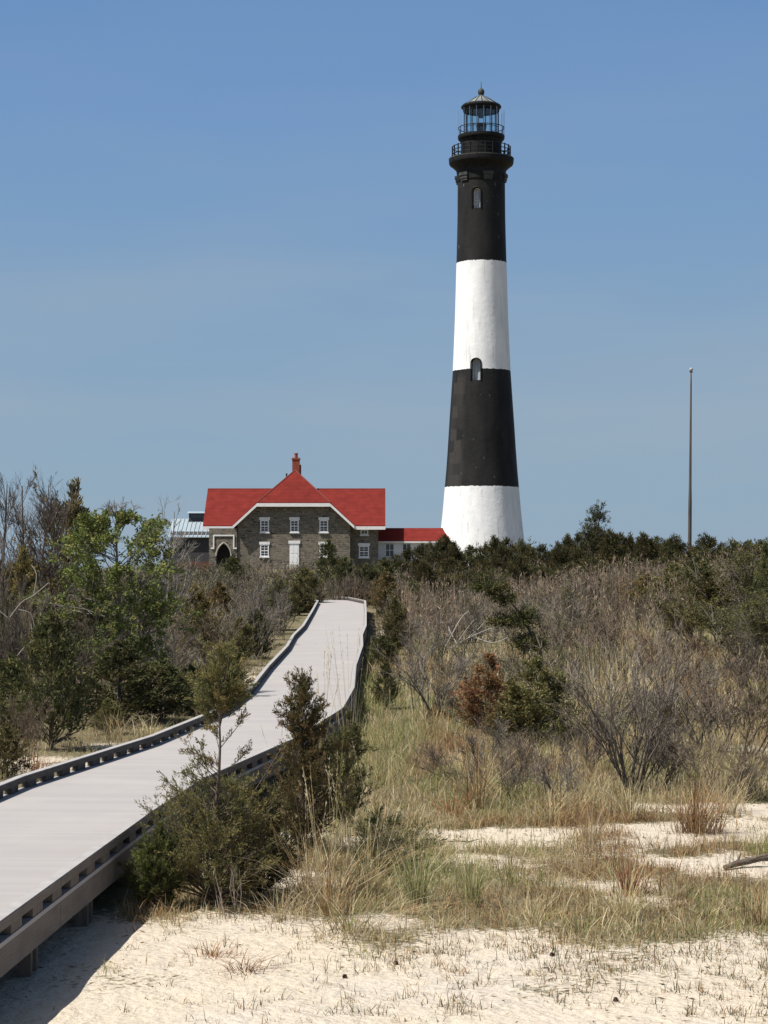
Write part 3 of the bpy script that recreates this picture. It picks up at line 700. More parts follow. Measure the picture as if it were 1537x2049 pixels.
# low passage between house and tower
PSX = at(757, 1100, 214).x
ps = empty('passage_building', (0, 214, HZ), 'low white passage with a red roof joining the stone house to the tower', 'passage')
x0, x1 = PSX-.6, at(884, 1100, 214).x+.8; ze, zr = at(800, 1082, 214).z-HZ, at(800, 1056.5, 215.8).z-HZ
mb = MB(); mb.box(x0, x1, 0, 3.6, -.6, ze+.05); mb.build('wall', M['white'], ps)
mb = MB()
for y0 in (-.3, 3.9): mb.slab([(x0-.1, y0, ze), (x1, y0, ze), (x1, 1.8, zr), (x0-.1, 1.8, zr)], .1)
mb.build('roof', M['roof'], ps)
mb = MB(); mb.box(x0-.1, x1, -.38, -.28, ze-.24, ze-.07); mb.build('gutter', M['white'], ps)
for c in (780, 814, 850):
    a = at(c, 1100, 214).x; zt = at(c, 1087, 214).z-HZ; zb = zt-1.5; fr = MB()
    fr.box(a-.5, a+.5, -.05, .02, zb, zb+.1); fr.box(a-.5, a-.4, -.05, .02, zb+.1, zt); fr.box(a+.4, a+.5, -.05, .02, zb+.1, zt); fr.box(a-.4, a+.4, -.05, .02, zt-.1, zt); fr.box(a-.03, a+.03, -.045, .02, zb+.1, zt-.1); fr.box(a-.4, a+.4, -.04, .02, (zb+zt)/2-.03, (zb+zt)/2+.03)
    w = fr.build('window', M['frame'], ps); mb = MB(); mb.box(a-.42, a+.42, -.03, -.004, zb+.06, zt-.06); mb.build('pane', M['glass'], w)
    mb = MB(); mb.box(a-.55, a+.55, -.09, .02, zt+.003, zt+.24); mb.build('lintel', M['dark_door'], w)

# boarded building with a metal roof, behind the house
BD = 236.
lb = empty('boarded_building', (0, BD, HZ), 'dark grey boarded building with a pale ribbed metal roof behind the stone house', 'building')
x0, x1 = at(341, 1100, BD).x, at(450, 1100, BD).x; ze, zr = at(380, 1070, BD).z-HZ, at(380, 1037, BD+3).z-HZ
mb = MB(); mb.prism([(x0, 0, -.6), (x0, 10, -.6), (x0, 10, ze), (x0, 5, zr-.15), (x0, 0, ze)], (x1-x0, 0, 0)); mb.build('wall', M['board'], lb)
mb = MB()
for s_ in (0, 1):
    ya, yb_ = (-.5, 5) if s_ == 0 else (10.5, 5)
    mb.slab([(x0-.4, ya, ze-.25), (x1, ya, ze-.25), (x1, yb_, zr), (x0-.4, yb_, zr)], .1)
for k in np.arange(x0-.35, x1, .5):
    mb.prism([(k, -.52, ze-.26), (k+.05, -.52, ze-.26), (k+.05, 5, zr), (k, 5, zr)], (0, 0, .09))
rfb = mb.build('roof', M['seam'], lb)
cx0, cx1 = at(378, 1030, BD+4).x, at(425, 1030, BD+4).x; zc0, zc1 = zr-.5, at(390, 1027, BD+4).z-HZ
mb = MB(); mb.box(cx0, cx1, 4, 6, zc0, zc1); cl = mb.build('clerestory', M['board'], rfb)
mb = MB(); mb.box(cx0+.25, cx1-.2, 3.95, 4.0, zc0+.55, zc1-.12); mb.build('clerestory_window', M['glass'], rfb)
mb = MB(); mb.prism([(cx0-.2, 3.7, zc1), (cx0-.2, 6.3, zc1), (cx0-.2, 5, zc1+.25)], (cx1-cx0+.4, 0, 0)); mb.build('clerestory_roof', M['seam'], rfb)
mb = MB(); mb.box(x0-.1, x1, -.06, -.002, -.6, at(380, 1124, BD).z-HZ); mb.build('plinth', M['redbrick'], lb)

# terrace wall and rail before the house
mb = MB(); ty = HY-2.6
tx0, tx1 = at(478, 1140, ty).x, at(640, 1140, ty).x
mb.box(tx0, tx1, ty, ty+.45, 3.0, at(500, 1141.5, ty).z)
mb.box(tx0-.06, tx1+.06, ty-.06, ty+.51, at(500, 1141.4, ty).z, at(500, 1139.4, ty).z)
tag(mb.build('terrace_wall', M['rubble']), 'low pale terrace wall below the door of the stone house', 'wall')
fn = empty('rail_fence', (0, ty-.5, 3.6), 'wooden post and rail fence before the terrace of the stone house', 'fence')
fx0, fx1 = at(476, 1130, ty-.5).x, at(567, 1130, ty-.5).x; zt = at(500, 1128.5, ty-.5).z-3.6; zb2 = zt-.55
for k in range(5):
    a = fx0+(fx1-fx0)*k/4; mb = MB(); mb.box(a-.09, a+.09, -.09, .09, -.8, zt+.12); mb.build('post', M['railwood'] if k < 4 else M['rubble'], fn)
for z_ in (zt-.09, zb2): mb = MB(); mb.box(fx0, fx1, -.14, -.092, z_, z_+.16); mb.build('rail', M['railwood'], fn)

# mast
FD = 196.; fb = at(1380, 1120, FD); fl = empty('flagpole', fb, 'tall bare wooden flagpole with a pale ball on top, standing apart from the lighthouse', 'flagpole')
tp = at(1383, 742, FD)-fb
mb = MB(); q = np.linspace(0, 1, 14)[:, None]; P_ = np.array(tp)[None]*q; mb.tube(P_, np.interp(q[:, 0], [0, .35, .36, 1], [.19, .17, .14, .07]), 10); mb.build('pole', M['flag'], fl, smooth=True)
mb = MB(); mb.lathe([(0, -.2), (.1, -.17), (.17, -.08), (.19, 0), (.17, .08), (.1, .17), (0, .2)], 14); o = mb.build('finial_ball', M['ball'], fl, smooth=True); o.location = tp+Vector((0, 0, .12))
mb = MB(); mb.box(-.16, .16, -.05, .05, -.05, .05); o = mb.build('truck', M['iron2'], fl); o.location = tp-Vector((0, 0, .12))

# ------------------------------------------------------------------ plants: growth helpers
def unit(D): return D/(np.linalg.norm(D, axis=1)[:, None]+1e-9)
def grow(A, B, ra, n, lo, hi, jit, tmin=.25, up=0., rf=.6):
    """n side shoots from every shoot A-B"""
    m = len(A); idx = np.repeat(np.arange(m), n); t = rng.uniform(tmin, 1, len(idx))
    d = B-A; ln = np.linalg.norm(d, axis=1)
    P = A[idx]+d[idx]*t[:, None]
    D = unit(unit(d)[idx]+rng.normal(0, jit, (len(idx), 3))+np.array([0, 0, up]))
    Ln = ln[idx]*rng.uniform(lo, hi, len(idx))*(1.15-.45*t)
    return P, P+D*Ln[:, None], ra[idx]*rf*(1.1-.3*t)
def shoots(mb, A, B, ra, C, n=3, bend=.07):
    """every shoot in two bent pieces"""
    ln = np.linalg.norm(B-A, axis=1)[:, None]; mid = (A+B)/2+rng.normal(0, bend, A.shape)*ln
    C = np.broadcast_to(np.asarray(C, float), (len(A), 3))*rng.uniform(.75, 1.25, (len(A), 1))
    mb.segs(A, mid, ra, ra*.75, C, n); mb.segs(mid, B, ra*.75, ra*.4, C, n)
def pick(pal, n):
    pal = np.array(pal, float); w = pal[:, 3]/pal[:, 3].sum(); k = rng.choice(len(pal), n, p=w)
    return pal[k, :3]
def height_branch(h, prof, nb):
    """branch heights drawn from (height fraction, radius, density) rows"""
    pr = np.array(prof, float); tt = np.linspace(0, 1, 400); dn = np.interp(tt, pr[:, 0], pr[:, 2])
    cdf = np.cumsum(dn); cdf /= cdf[-1]; t = np.interp(rng.random(nb), cdf, tt)
    return t, np.interp(t, pr[:, 0], pr[:, 1])
GREEN = (.105, .112, .042); DEEP = (.060, .070, .032); OLIVE = (.165, .145, .058); BRONZE = (.21, .148, .062); BRIGHT = (.135, .175, .048); RUST = (.25, .12, .06)
BARK = (.12, .095, .075); GREYB = (.21, .19, .175)
def cedar(h, prof, nb, k=7, m=12, L=.05, Wd=.014, pal=((*GREEN, 5), (*DEEP, 3), (*OLIVE, 2)), E=32, r0=.03, lean=(0, 0), tw=.22, tips=None, fl=0.):
    """an evergreen of scale-leaved sprays: a trunk and a crown"""
    tr, cr = MB(), MB()
    q = np.linspace(0, 1, 10); wob = np.cumsum(rng.normal(0, .012*h, (10, 2)), 0)*.5
    axis = np.stack([wob[:, 0]+lean[0]*q**1.5, wob[:, 1]+lean[1]*q**1.5, q*h*.97], 1)
    tr.tube(axis, r0*(1.05-q), 7, BARK)
    t, Rr = height_branch(h, prof, nb)
    az = rng.uniform(0, 2*math.pi, nb); el_ = np.radians(rng.normal(E, 13, nb)); el_ = np.where(t > .93, np.radians(75), el_)
    ln = Rr*rng.uniform(.5, 1.12, nb)/np.maximum(np.cos(el_), .35)
    D = np.stack([np.cos(az)*np.cos(el_), np.sin(az)*np.cos(el_), np.sin(el_)], 1)
    zb = np.maximum(t*h-.55*ln*np.sin(el_), .02*h)
    A = np.stack([np.interp(zb/h, q, axis[:, 0]), np.interp(zb/h, q, axis[:, 1]), zb], 1); B = A+D*ln[:, None]
    rb = r0*.26*(1-t*.6); shoots(tr, A, B, rb, BARK, 4)
    # side twigs
    idx = np.repeat(np.arange(nb), k); s = rng.uniform(.28, 1.05, len(idx))
    P = A[idx]+(B-A)[idx]*s[:, None]+rng.normal(0, .012, (len(idx), 3))*h*.3; TD = unit(D[idx]+rng.normal(0, .55, (len(idx), 3))+np.array([0, 0, .28]))
    TL = tw*(Rr[idx]+.15)*rng.uniform(.5, 1.3, len(idx))*(1.3-.5*s)+L*.6
    shoots(tr, P, P+TD*TL[:, None], np.full(len(idx), max(.0022, r0*.06)), BARK, 3)
    bc = pick(pal, nb)*rng.uniform(.72, 1.3, (nb, 1)); bc = bc[idx]*.65+pick(pal, len(idx))*.35
    if tips is not None:
        f = np.clip((s-.65)/.35, 0, 1)[:, None]*rng.random((len(idx), 1)); bc = bc*(1-f)+np.array(tips)*f
    i2 = np.repeat(np.arange(len(idx)), m); u = rng.uniform(0.05, 1.05, len(i2))
    LP = P[i2]+TD[i2]*(TL[i2]*u)[:, None]+rng.normal(0, L*.22, (len(i2), 3)); LD = TD[i2]+rng.normal(0, .52, (len(i2), 3))+np.array([0, 0, .18])
    cr.leaves(LP, LD, L*rng.uniform(.6, 1.3, len(i2)), Wd*rng.uniform(.7, 1.3, len(i2)), bc[i2]*rng.uniform(.8, 1.2, (len(i2), 1)), fl)
    return {'trunk': tr.mesh('trunk', M['twig']), 'crown': cr.mesh('crown', M['leaf'])}
def bare(h, n0=9, spread=.55, lev=((5, .4, .75, .38), (5, .35, .65, .45), (4, .3, .6, .5)), r0=.016, col=GREYB, lit=0, rmin=.003, pal=None, LL=.04, up=.15, trunk=None, wide=None):
    """a leafless shrub: forked stems and twigs (and a few leaves if lit)"""
    br, tw = MB(), MB(); wide = wide or h*.12
    if trunk is None:
        A = np.concatenate([rng.normal(0, wide, (n0, 2)), np.full((n0, 1), -.05)], 1); az = rng.uniform(0, 2*math.pi, n0); sp = np.abs(rng.normal(spread, spread*.4, n0))
        B = A+unit(np.stack([np.cos(az)*sp, np.sin(az)*sp, np.ones(n0)], 1))*(h*rng.uniform(.55, .95, n0))[:, None]; ra = np.full(n0, r0)*rng.uniform(.6, 1.1, n0)
    else:
        ax = np.array(trunk, float); A, B = ax[:-1], ax[1:]; ra = r0*np.linspace(1, .35, len(A))
    C0 = np.array(col); shoots(br, A, B, ra, C0*.85, 6, .02 if trunk is not None else .05)
    tips = []
    for li, (n, lo, hi, j) in enumerate(lev):
        A, B, ra = grow(A, B, ra, n, lo, hi, j, .22 if trunk is None or li else .1, up); ra = np.maximum(ra, rmin)
        shoots(tw if li else br, A, B, ra, C0*(1+.08*li), 4 if li == 0 else 3); tips.append((A, B))
    d = {'stems': br.mesh('stems', M['twig']), 'crown': tw.mesh('crown', M['twig'])}
    if lit:
        A, B = tips[-1]; lf = MB(); idx = np.repeat(np.arange(len(A)), lit); u = rng.uniform(.3, 1.05, len(idx))
        P = A[idx]+(B-A)[idx]*u[:, None]; D = unit(B-A)[idx]+rng.normal(0, .7, (len(idx), 3)); c = pick(pal, len(A))[idx]*rng.uniform(.75, 1.3, (len(idx), 1))
        lf.leaves(P, D, LL*rng.uniform(.6, 1.2, len(idx)), LL*.55*rng.uniform(.7, 1.2, len(idx)), c, .35); d['foliage'] = lf.mesh('foliage', M['broad'])
    return d
def plant(pr, name, loc, label, cat, group=None, sc=1., rz=None):
    o = empty(name, loc, label, cat, group, rng.uniform(0, 6.28) if rz is None else rz, sc)
    for k, me in pr.items(): link(k, me, o)
    return o
STRAW = (.50, .405, .225); PALE = (.62, .54, .36); TAN = (.40, .27, .14); GGREEN = (.22, .235, .09); YGREEN = (.28, .29, .10); BROWN = (.24, .135, .07); DARKG = (.12, .125, .06)
GP = {'straw': ((*STRAW, 4), (*PALE, 4), (*TAN, 1.4), (*YGREEN, .8)), 'green': ((*GGREEN, 4), (*YGREEN, 3), (*STRAW, 2.4), (*PALE, 1)), 'tan': ((*TAN, 4), (*STRAW, 3), (*PALE, 1), (*BROWN, 1)),
      'brown': ((*BROWN, 4), (*TAN, 3), (*STRAW, 1)), 'rust': ((.34, .13, .05, 4), (*TAN, 1.5), (*STRAW, 1)), 'mix': ((*GGREEN, 1.5), (*YGREEN, 1.6), (*STRAW, 4), (*PALE, 2.6), (*TAN, 1.8)), 'dark': ((*DARKG, 4), (*BROWN, 2), (*TAN, 1.2))}
def tuft(h, n, pal, rad=.08, w=.007, lean=(.15, .9), plume=0):
    mb = MB(); r = np.abs(rng.normal(0, rad, n)); a = rng.uniform(0, 6.28, n)
    P = np.stack([r*np.cos(a), r*np.sin(a), np.full(n, -.03)], 1); az = a+rng.normal(0, .8, n)
    c = pick(GP[pal], n)*rng.uniform(.7, 1.2, (n, 1)); hh = h*rng.uniform(.35, 1.05, n)
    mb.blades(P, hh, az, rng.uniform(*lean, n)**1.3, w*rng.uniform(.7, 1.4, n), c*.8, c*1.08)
    if plume:                                  # flowering stems with feathery heads
        a = rng.uniform(0, 6.28, plume); l_ = rng.uniform(.04, .35, plume); A = np.stack([.5*rad*np.cos(a), .5*rad*np.sin(a), 0*a], 1)
        B = A+unit(np.stack([np.cos(a)*l_, np.sin(a)*l_, np.ones(plume)], 1))*(h*rng.uniform(.85, 1.35, plume))[:, None]
        cc = pick(GP['straw'], plume); shoots(mb, A, B, np.full(plume, .0028), cc, 3, .015)
        idx = np.repeat(np.arange(plume), 14); u = rng.uniform(.74, 1.02, len(idx)); D = unit(B-A)[idx]+rng.normal(0, .22, (len(idx), 3))
        mb.leaves(A[idx]+(B-A)[idx]*u[:, None], D, .045, .008, cc[idx]*rng.uniform(.8, 1.25, (len(idx), 1)))
    return mb.mesh('grass_clump', M['grass'])
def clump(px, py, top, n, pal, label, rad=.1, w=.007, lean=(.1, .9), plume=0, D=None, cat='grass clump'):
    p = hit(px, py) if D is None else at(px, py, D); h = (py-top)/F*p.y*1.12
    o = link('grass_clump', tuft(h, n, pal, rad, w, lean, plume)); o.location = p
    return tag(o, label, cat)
def ordinal(k): return ['first', 'second', 'third', 'fourth', 'fifth', 'sixth', 'seventh', 'eighth', 'ninth', 'tenth', 'eleventh', 'twelfth', 'thirteenth', 'fourteenth', 'fifteenth', 'sixteenth', 'seventeenth', 'eighteenth', 'nineteenth', 'twentieth', 'twenty-first', 'twenty-second', 'twenty-third', 'twenty-fourth', 'twenty-fifth'][k]

# ------------------------------------------------------------------ evergreens beside the boardwalk
p1 = hit(425, 1812)
pr1 = ((0, .55, 1.8), (.10, .72, 3.0), (.25, .76, 3.2), (.40, .60, 2.2), (.49, .36, .7), (.56, .42, .45), (.66, .40, .55), (.74, .22, .5), (.80, .30, 2.4), (.88, .32, 3.6), (.95, .26, 2.8), (1, .08, 1))
NEARP = ((.125, .132, .052, 4), (*DEEP, 1.2), (.185, .165, .068, 4), (*BRONZE, 1.8))
plant(cedar(2.62, pr1, 225, 8, 20, .044, .0095, NEARP, 34, .035, (.02, .05), .2, OLIVE), 'cedar_sapling', p1, 'slender cedar sapling with a bushy foot and round tuft top at the deck edge', 'cedar', rz=.4)
p2 = hit(603, 1712)
pr2 = ((0, .3, .8), (.15, .52, 1.6), (.35, .58, 2.2), (.52, .50, 1.8), (.60, .22, .8), (.68, .30, 1.6), (.80, .31, 2.0), (.92, .2, 1.3), (1, .05, .5))
h2 = (1712-1368)/F*p2.y
plant(cedar(h2, pr2, 185, 8, 19, .046, .0105, ((*DEEP, 3), (*GREEN, 3), (*OLIVE, 3), (*BRONZE, 2.2)), 42, .035, (-.02, 0), .2, BRONZE), 'cedar', p2, 'bronze-tipped young cedar overlapping the kerb rail beside the tall dry grass', 'cedar', rz=1.1)
p3 = hit(690, 1660)
plant(cedar((1660-1435)/F*p3.y, ((0, .3, 1), (.3, .42, 2), (.7, .28, 1.7), (1, .05, .6)), 90, 7, 16, .048, .0105, ((*DEEP, 4), (*GREEN, 3), (*OLIVE, 2)), 45, .03, (.1, 0), .2, OLIVE), 'cedar', p3, 'dark low cedar in the angle below the rim board, behind the bronze-tipped cedar', 'cedar')
p4 = hit(312, 1822)
plant(cedar(.78, ((0, .22, 1), (.3, .33, 2), (.7, .26, 1.6), (1, .05, .6)), 110, 8, 20, .038, .0095, ((*BRIGHT, 3), (*GREEN, 4), (*DEEP, 2)), 40, .02, (0, 0), .2), 'juniper_bush', p4, 'small bright green juniper at the edge of the boardwalk shadow', 'juniper')
p5 = hit(765, 1745)
plant(cedar(.62, ((0, .55, 1.4), (.35, .8, 1.4), (.7, .5, .7), (1, .1, .3)), 40, 7, 16, .048, .0105, ((*DEEP, 3), (*GREEN, 3), (*OLIVE, 1)), 18, .025, (.1, 0), .2), 'juniper_bush', p5, 'sprawling dark juniper low in the grass beside the tall dry bunch', 'juniper')
p6 = hit(520, 1800)
plant(cedar(1.05, ((0, .4, 1), (.3, .55, 1.6), (.7, .4, 1.4), (1, .1, .4)), 130, 8, 18, .045, .0095, ((*GREEN, 3), (*DEEP, 4), (*OLIVE, 2), (*BRONZE, 1)), 42, .025, (0, 0), .2), 'juniper_bush', p6, 'olive juniper bush between the slender sapling and the tall dry grass', 'juniper')
pb = hit(470, 1835)
plant(bare(.8, 5, .2, ((2, .3, .6, .35), (2, .3, .6, .5)), .008, (.30, .25, .2), rmin=.002), 'bare_shrub', pb, 'few pale dry stalks in front of the slender cedar sapling', 'shrub')

# middle distance evergreens: templates of four looks
def midset(pal, tips=None, n=3, nb=120, prof=((0, .55, 1), (.2, .95, 2), (.5, .78, 2), (.8, .4, 1.5), (1, .06, .6)), E=36, h=2.5, lean=(0, 0)):
    return [cedar(h, prof, nb, 7, 9, .10, .034, pal, E, .05, lean, .24, tips) for _ in range(n)]
CM_G = midset(((*GREEN, 5), (*DEEP, 4), (*OLIVE, 1.5)))
CM_B = midset(((*DEEP, 2), (*OLIVE, 3), (*BRONZE, 4)), BRONZE, 2)
CM_R = midset(((*RUST, 3), (*BRONZE, 3), (*OLIVE, 1.5)), RUST, 1)
CM_O = midset(((*OLIVE, 4), (*GREEN, 3), (*DEEP, 1)), OLIVE, 2)
SLM = bare(2.5, 12, .3, ((5, .4, .75, .36), (5, .35, .65, .42), (4, .3, .65, .5)), .02, (.13, .115, .09), 5, .006, ((.13, .135, .045, 3), (.17, .155, .055, 2), (.09, .095, .035, 3)), .08)
CM_S = midset(((*DEEP, 4), (*GREEN, 2), (*OLIVE, 2), (*BRONZE, 1.5)), BRONZE, 2, 90, ((0, .3, .3), (.3, .6, .8), (.55, .9, 1.6), (.8, .6, 1.8), (1, .1, .8)), 38, 2.5, (.5, .1))
def ev(px, base, top, wpx, tpl, label, name='cedar', cat='cedar', D=None, rz=None):
    p = hit(px, base) if D is None else at(px, base, D)
    if D is not None: p.z = float(gz(p.x, p.y))-.1
    zt = at(px, top, p.y).z; h = zt-p.z; w = wpx/F*p.y
    o = plant(tpl, name, p, label, cat, None, (w/1.75, w/1.75, h/2.5), rz); return o
ev(105, 1500, 1238, 175, CM_G[0], 'large dark green cedar left of the grassy bank before the leafy tree')
ev(28, 1478, 1320, 130, CM_G[1], 'dark cedar half cut by the picture edge beside the large dark green one')
ev(8, 1560, 1455, 110, CM_O[0], 'low olive juniper at the picture edge above the boardwalk kerb', 'juniper_bush', 'juniper')
ev(235, 1452, 1290, 190, CM_G[2], 'dark spreading juniper under the trunk of the leafy tree', 'juniper_bush', 'juniper')
ev(320, 1445, 1325, 140, CM_G[0], 'dark juniper behind the boardwalk kerb beside the grassy bank', 'juniper_bush', 'juniper')
ev(215, 1470, 1400, 70, CM_O[1], 'small round olive juniper on the grassy bank below the leafy tree', 'juniper_bush', 'juniper')
ev(395, 1330, 1178, 110, CM_B[0], 'bronze brown cedar behind the leafy tree, among grey brush')
ev(108, 1300, 992, 150, CM_S[0], 'tall bronze-topped cedar leaning on the skyline beside the bare trees', rz=.2)
ev(50, 1330, 1110, 120, CM_B[1], 'brownish cedar below the bare trees at the picture edge')
ev(480, 1330, 1240, 70, CM_O[0], 'small olive cedar close to the far boardwalk kerb')
ev(470, 1190, 1115, 60, CM_G[1], 'small dark cedar standing up from the grey brush before the arched porch')
ev(655, 1200, 1086, 75, CM_G[2], 'dark cedar rising in front of the house wall beside the door', D=128)
ev(690, 1205, 1120, 70, CM_G[0], 'dark cedar at the end of the boardwalk below the house corner', D=120)
ev(610, 1222, 1140, 90, CM_O[1], 'olive green cedar at the far bend of the boardwalk below the white door', D=110)
ev(555, 1230, 1160, 70, CM_O[0], 'yellowish juniper in the brush below the house terrace', 'juniper_bush', 'juniper', D=112)
ev(775, 1235, 1150, 85, CM_B[0], 'dark bronze cedar just beyond the end of the boardwalk kerb', D=100)
ev(765, 1345, 1275, 80, CM_G[0], 'squat dark cedar touching the boardwalk side where it narrows')
ev(790, 1310, 1200, 70, CM_O[1], 'olive cedar above the squat dark one beside the boardwalk')
pw = hit(1085, 1345)
def bent_cedar():
    tr, cr = MB(), MB(); D = pw.y
    def lp(px, py, dy=0): return at(px, py, D+dy)-pw
    path = [Vector((0, 0, -.1)), lp(1082, 1300), lp(1062, 1265), lp(1040, 1225), lp(1012, 1195), lp(985, 1172)]
    tr.tube([tuple(v) for v in path], [.06, .055, .045, .035, .025, .012], 7, BARK)
    for (px, py, rx, rz_, n) in ((980, 1176, 34, 11, 80), (1008, 1198, 24, 11, 45), (1034, 1240, 34, 16, 80), (990, 1246, 18, 7, 22), (1062, 1288, 34, 17, 80), (1058, 1232, 16, 8, 24)):
        c = np.array(lp(px, py)); k = D/F; dv = rng.normal(size=(n, 3)); dv = unit(dv)*rng.uniform(.2, 1, (n, 1))**.5
        P = c+dv*np.array([rx, rx*.8, rz_])*k; near = np.array(min(path, key=lambda v: (v-Vector(c)).length))
        tr.segs(np.repeat(near[None], n//4, 0), P[:n//4], np.full(n//4, .014), np.full(n//4, .004), BARK, 3)
        TD = unit(dv*np.array([1, 1, .5])+rng.normal(0, .4, (n, 3))+np.array([-.2, 0, .35])); i2 = np.repeat(np.arange(n), 22)
        cc = pick(((*DEEP, 4), (*GREEN, 3), (*OLIVE, 2)), n)[i2]*rng.uniform(.75, 1.25, (len(i2), 1))
        cr.leaves(P[i2]+TD[i2]*rng.uniform(-.1, .2, (len(i2), 1))+rng.normal(0, .05, (len(i2), 3)), TD[i2]+rng.normal(0, .5, (len(i2), 3)), .10*rng.uniform(.6, 1.3, len(i2)), .034, cc)
    return {'trunk': tr.mesh('trunk', M['twig']), 'crown': cr.mesh('crown', M['leaf'])}
plant(bent_cedar(), 'cedar', pw, 'wind-bent cedar of separate flat tufts leaning over the grey brush', 'cedar', rz=0)
ev(905, 1290, 1238, 55, CM_S[0], 'small dark cedar tuft standing alone beside the wind-bent one')
ev(1075, 1500, 1325, 170, CM_O[0], 'bushy olive juniper beside the rust-coloured one', 'juniper_bush', 'juniper')
ev(975, 1468, 1318, 130, CM_R[0], 'rust-orange dying juniper in the middle of the dry slope', 'juniper_bush', 'juniper')
ev(1020, 1500, 1380, 110, CM_B[1], 'brown-green juniper between the rust one and the olive one', 'juniper_bush', 'juniper')
ev(1548, 1300, 1085, 90, CM_G[1], 'tall dark cedar cut by the picture edge beyond the flagpole')
ev(1480, 1250, 1122, 130, SLM, 'yellow-green bushy cedar on the mound below the flagpole')
ev(1420, 1250, 1150, 130, CM_O[0], 'low yellow-green cedar on the near flank of the mound')
for a in [(560, 1262, 1165, 80, CM_G[0], 'dark cedar crowding the far kerb where the boardwalk climbs'), (598, 1232, 1158, 55, CM_O[0], 'narrow olive cedar at the upper far kerb'), (515, 1318, 1225, 80, CM_G[1], 'dark spreading cedar close to the far kerb below the light grey bush'),
          (455, 1382, 1290, 95, CM_O[1], 'olive cedar behind the far kerb where the boardwalk bends'), (385, 1432, 1335, 100, CM_G[2], 'dark cedar behind the far kerb at the bend'), (280, 1330, 1190, 110, CM_G[1], 'dark cedar in the shade beside the leafy tree trunk'), (440, 1260, 1170, 75, CM_B[0], 'bronze cedar in the grey brush below the arched porch'),
          (180, 1340, 1190, 120, CM_G[0], 'dark cedar behind the leafy tree branches'), (15, 1380, 1210, 110, CM_G[2], 'dark cedar behind the dead pale branches')]: ev(*a)
for a in [(1350, 1215, 1130, 110, CM_O[1], 'olive cedar at the end of the mound nearest the lighthouse'), (1400, 1225, 1118, 100, CM_G[0], 'dark cedar on the crest of the mound before the flagpole'), (1505, 1335, 1215, 130, SLM, 'yellow-green juniper low on the mound beside the picture edge'), (1290, 1225, 1150, 90, CM_B[0], 'bronze-green cedar in the brush just before the mound'), (1450, 1300, 1225, 130, SLM, 'rounded yellow-green juniper at the foot of the mound'),
          (1225, 1195, 1120, 90, CM_B[1], 'bronze cedar in the brush under the tallest windswept cedar'), (880, 1225, 1145, 90, CM_O[0], 'olive cedar in the brush before the red-roofed passage'), (960, 1215, 1150, 80, CM_G[1], 'dark cedar in the brush before the lighthouse foot'), (830, 1240, 1165, 90, CM_G[2], 'dark cedar between the boardwalk end and the lighthouse'), (770, 1200, 1120, 80, CM_G[1], 'dark cedar below the passage between house and lighthouse'),
          (770, 1420, 1330, 60, CM_G[2], 'dark low cedar at the boardwalk side below the squat one'), (1160, 1440, 1370, 90, CM_O[0], 'olive juniper half hidden in the pale tall grass'), (1330, 1480, 1400, 90, CM_B[1], 'brown juniper behind the wand-stemmed shrub'), (1505, 1450, 1390, 80, CM_O[1], 'olive juniper near the picture edge among brown shrubs')]: ev(*a)
ev(880, 1440, 1420, 60, CM_O[1], 'tiny olive juniper in the grass near the boardwalk bend', 'juniper_bush', 'juniper')

# the skyline of evergreens between brush and sky
def farset(pal, n, prof, E=38, lean=(0, 0)):
    return [cedar(3.0, prof, 85, 6, 12, .22, .042, pal, E, .07, lean, .30, (.105, .095, .04)) for _ in range(n)]
FARP = ((.042, .048, .024, 5), (.066, .070, .030, 4), (.105, .092, .040, 3), (.14, .095, .042, 1.2))
CF = farset(FARP, 3, ((0, .9, 1), (.3, 1.25, 2), (.6, 1.0, 2), (.85, .5, 1.4), (1, .1, .8)))+farset(FARP, 3, ((0, .7, 1), (.3, 1.1, 2), (.6, .95, 1.6), (.82, .7, 1.2), (.93, .3, .9), (1, .1, .5)), 45, (.3, 0))
SKY_TOP = [(795, 1106), (826, 1090), (848, 1086), (872, 1074), (890, 1070), (905, 1078), (940, 1086), (965, 1084), (990, 1074), (1010, 1078), (1040, 1082), (1060, 1084), (1090, 1090), (1120, 1078), (1140, 1064), (1165, 1064), (1185, 1060), (1205, 1058), (1225, 1060), (1245, 1062), (1270, 1070), (1296, 1062), (1320, 1074), (1345, 1066), (1362, 1070), (1390, 1082), (1412, 1066), (1440, 1082), (1465, 1074), (1490, 1080), (1515, 1078), (1540, 1074)]
lists = {}
for k, (px, top) in enumerate(SKY_TOP):
    D = 138+rng.uniform(-8, 14); p = at(px, 1170, D); p.z = float(gz(p.x, p.y))-.15; h = (at(px, top+rng.uniform(2, 14), D).z-p.z)*.93; w = rng.uniform(46, 74)/F*D
    seg = 'house' if px < 880 else 'lighthouse' if px < 1050 else 'gap' if px < 1376 else 'mast'
    lists.setdefault(seg, []).append((px, p, h, w))
for seg, it in lists.items():
    for k, (px, p, h, w) in enumerate(it):
        lab = {'house': 'dark evergreen before the red-roofed passage, %s along from the house', 'lighthouse': 'dark evergreen across the lighthouse foot, %s along from the passage', 'gap': 'skyline evergreen between lighthouse and flagpole, %s from the lighthouse', 'mast': 'skyline evergreen past the flagpole, %s from the pole'}[seg] % ordinal(k)
        plant(CF[int(rng.integers(len(CF)))], 'evergreen_shrub', p, lab, 'evergreen', 'evergreens along the skyline', (w/1.9, w/1.9, h/3.0))
row2 = sorted([(px+rng.uniform(-14, 14), rng.uniform(1118, 1160)) for px in np.arange(745, 1540, 36)])
seg2 = {}
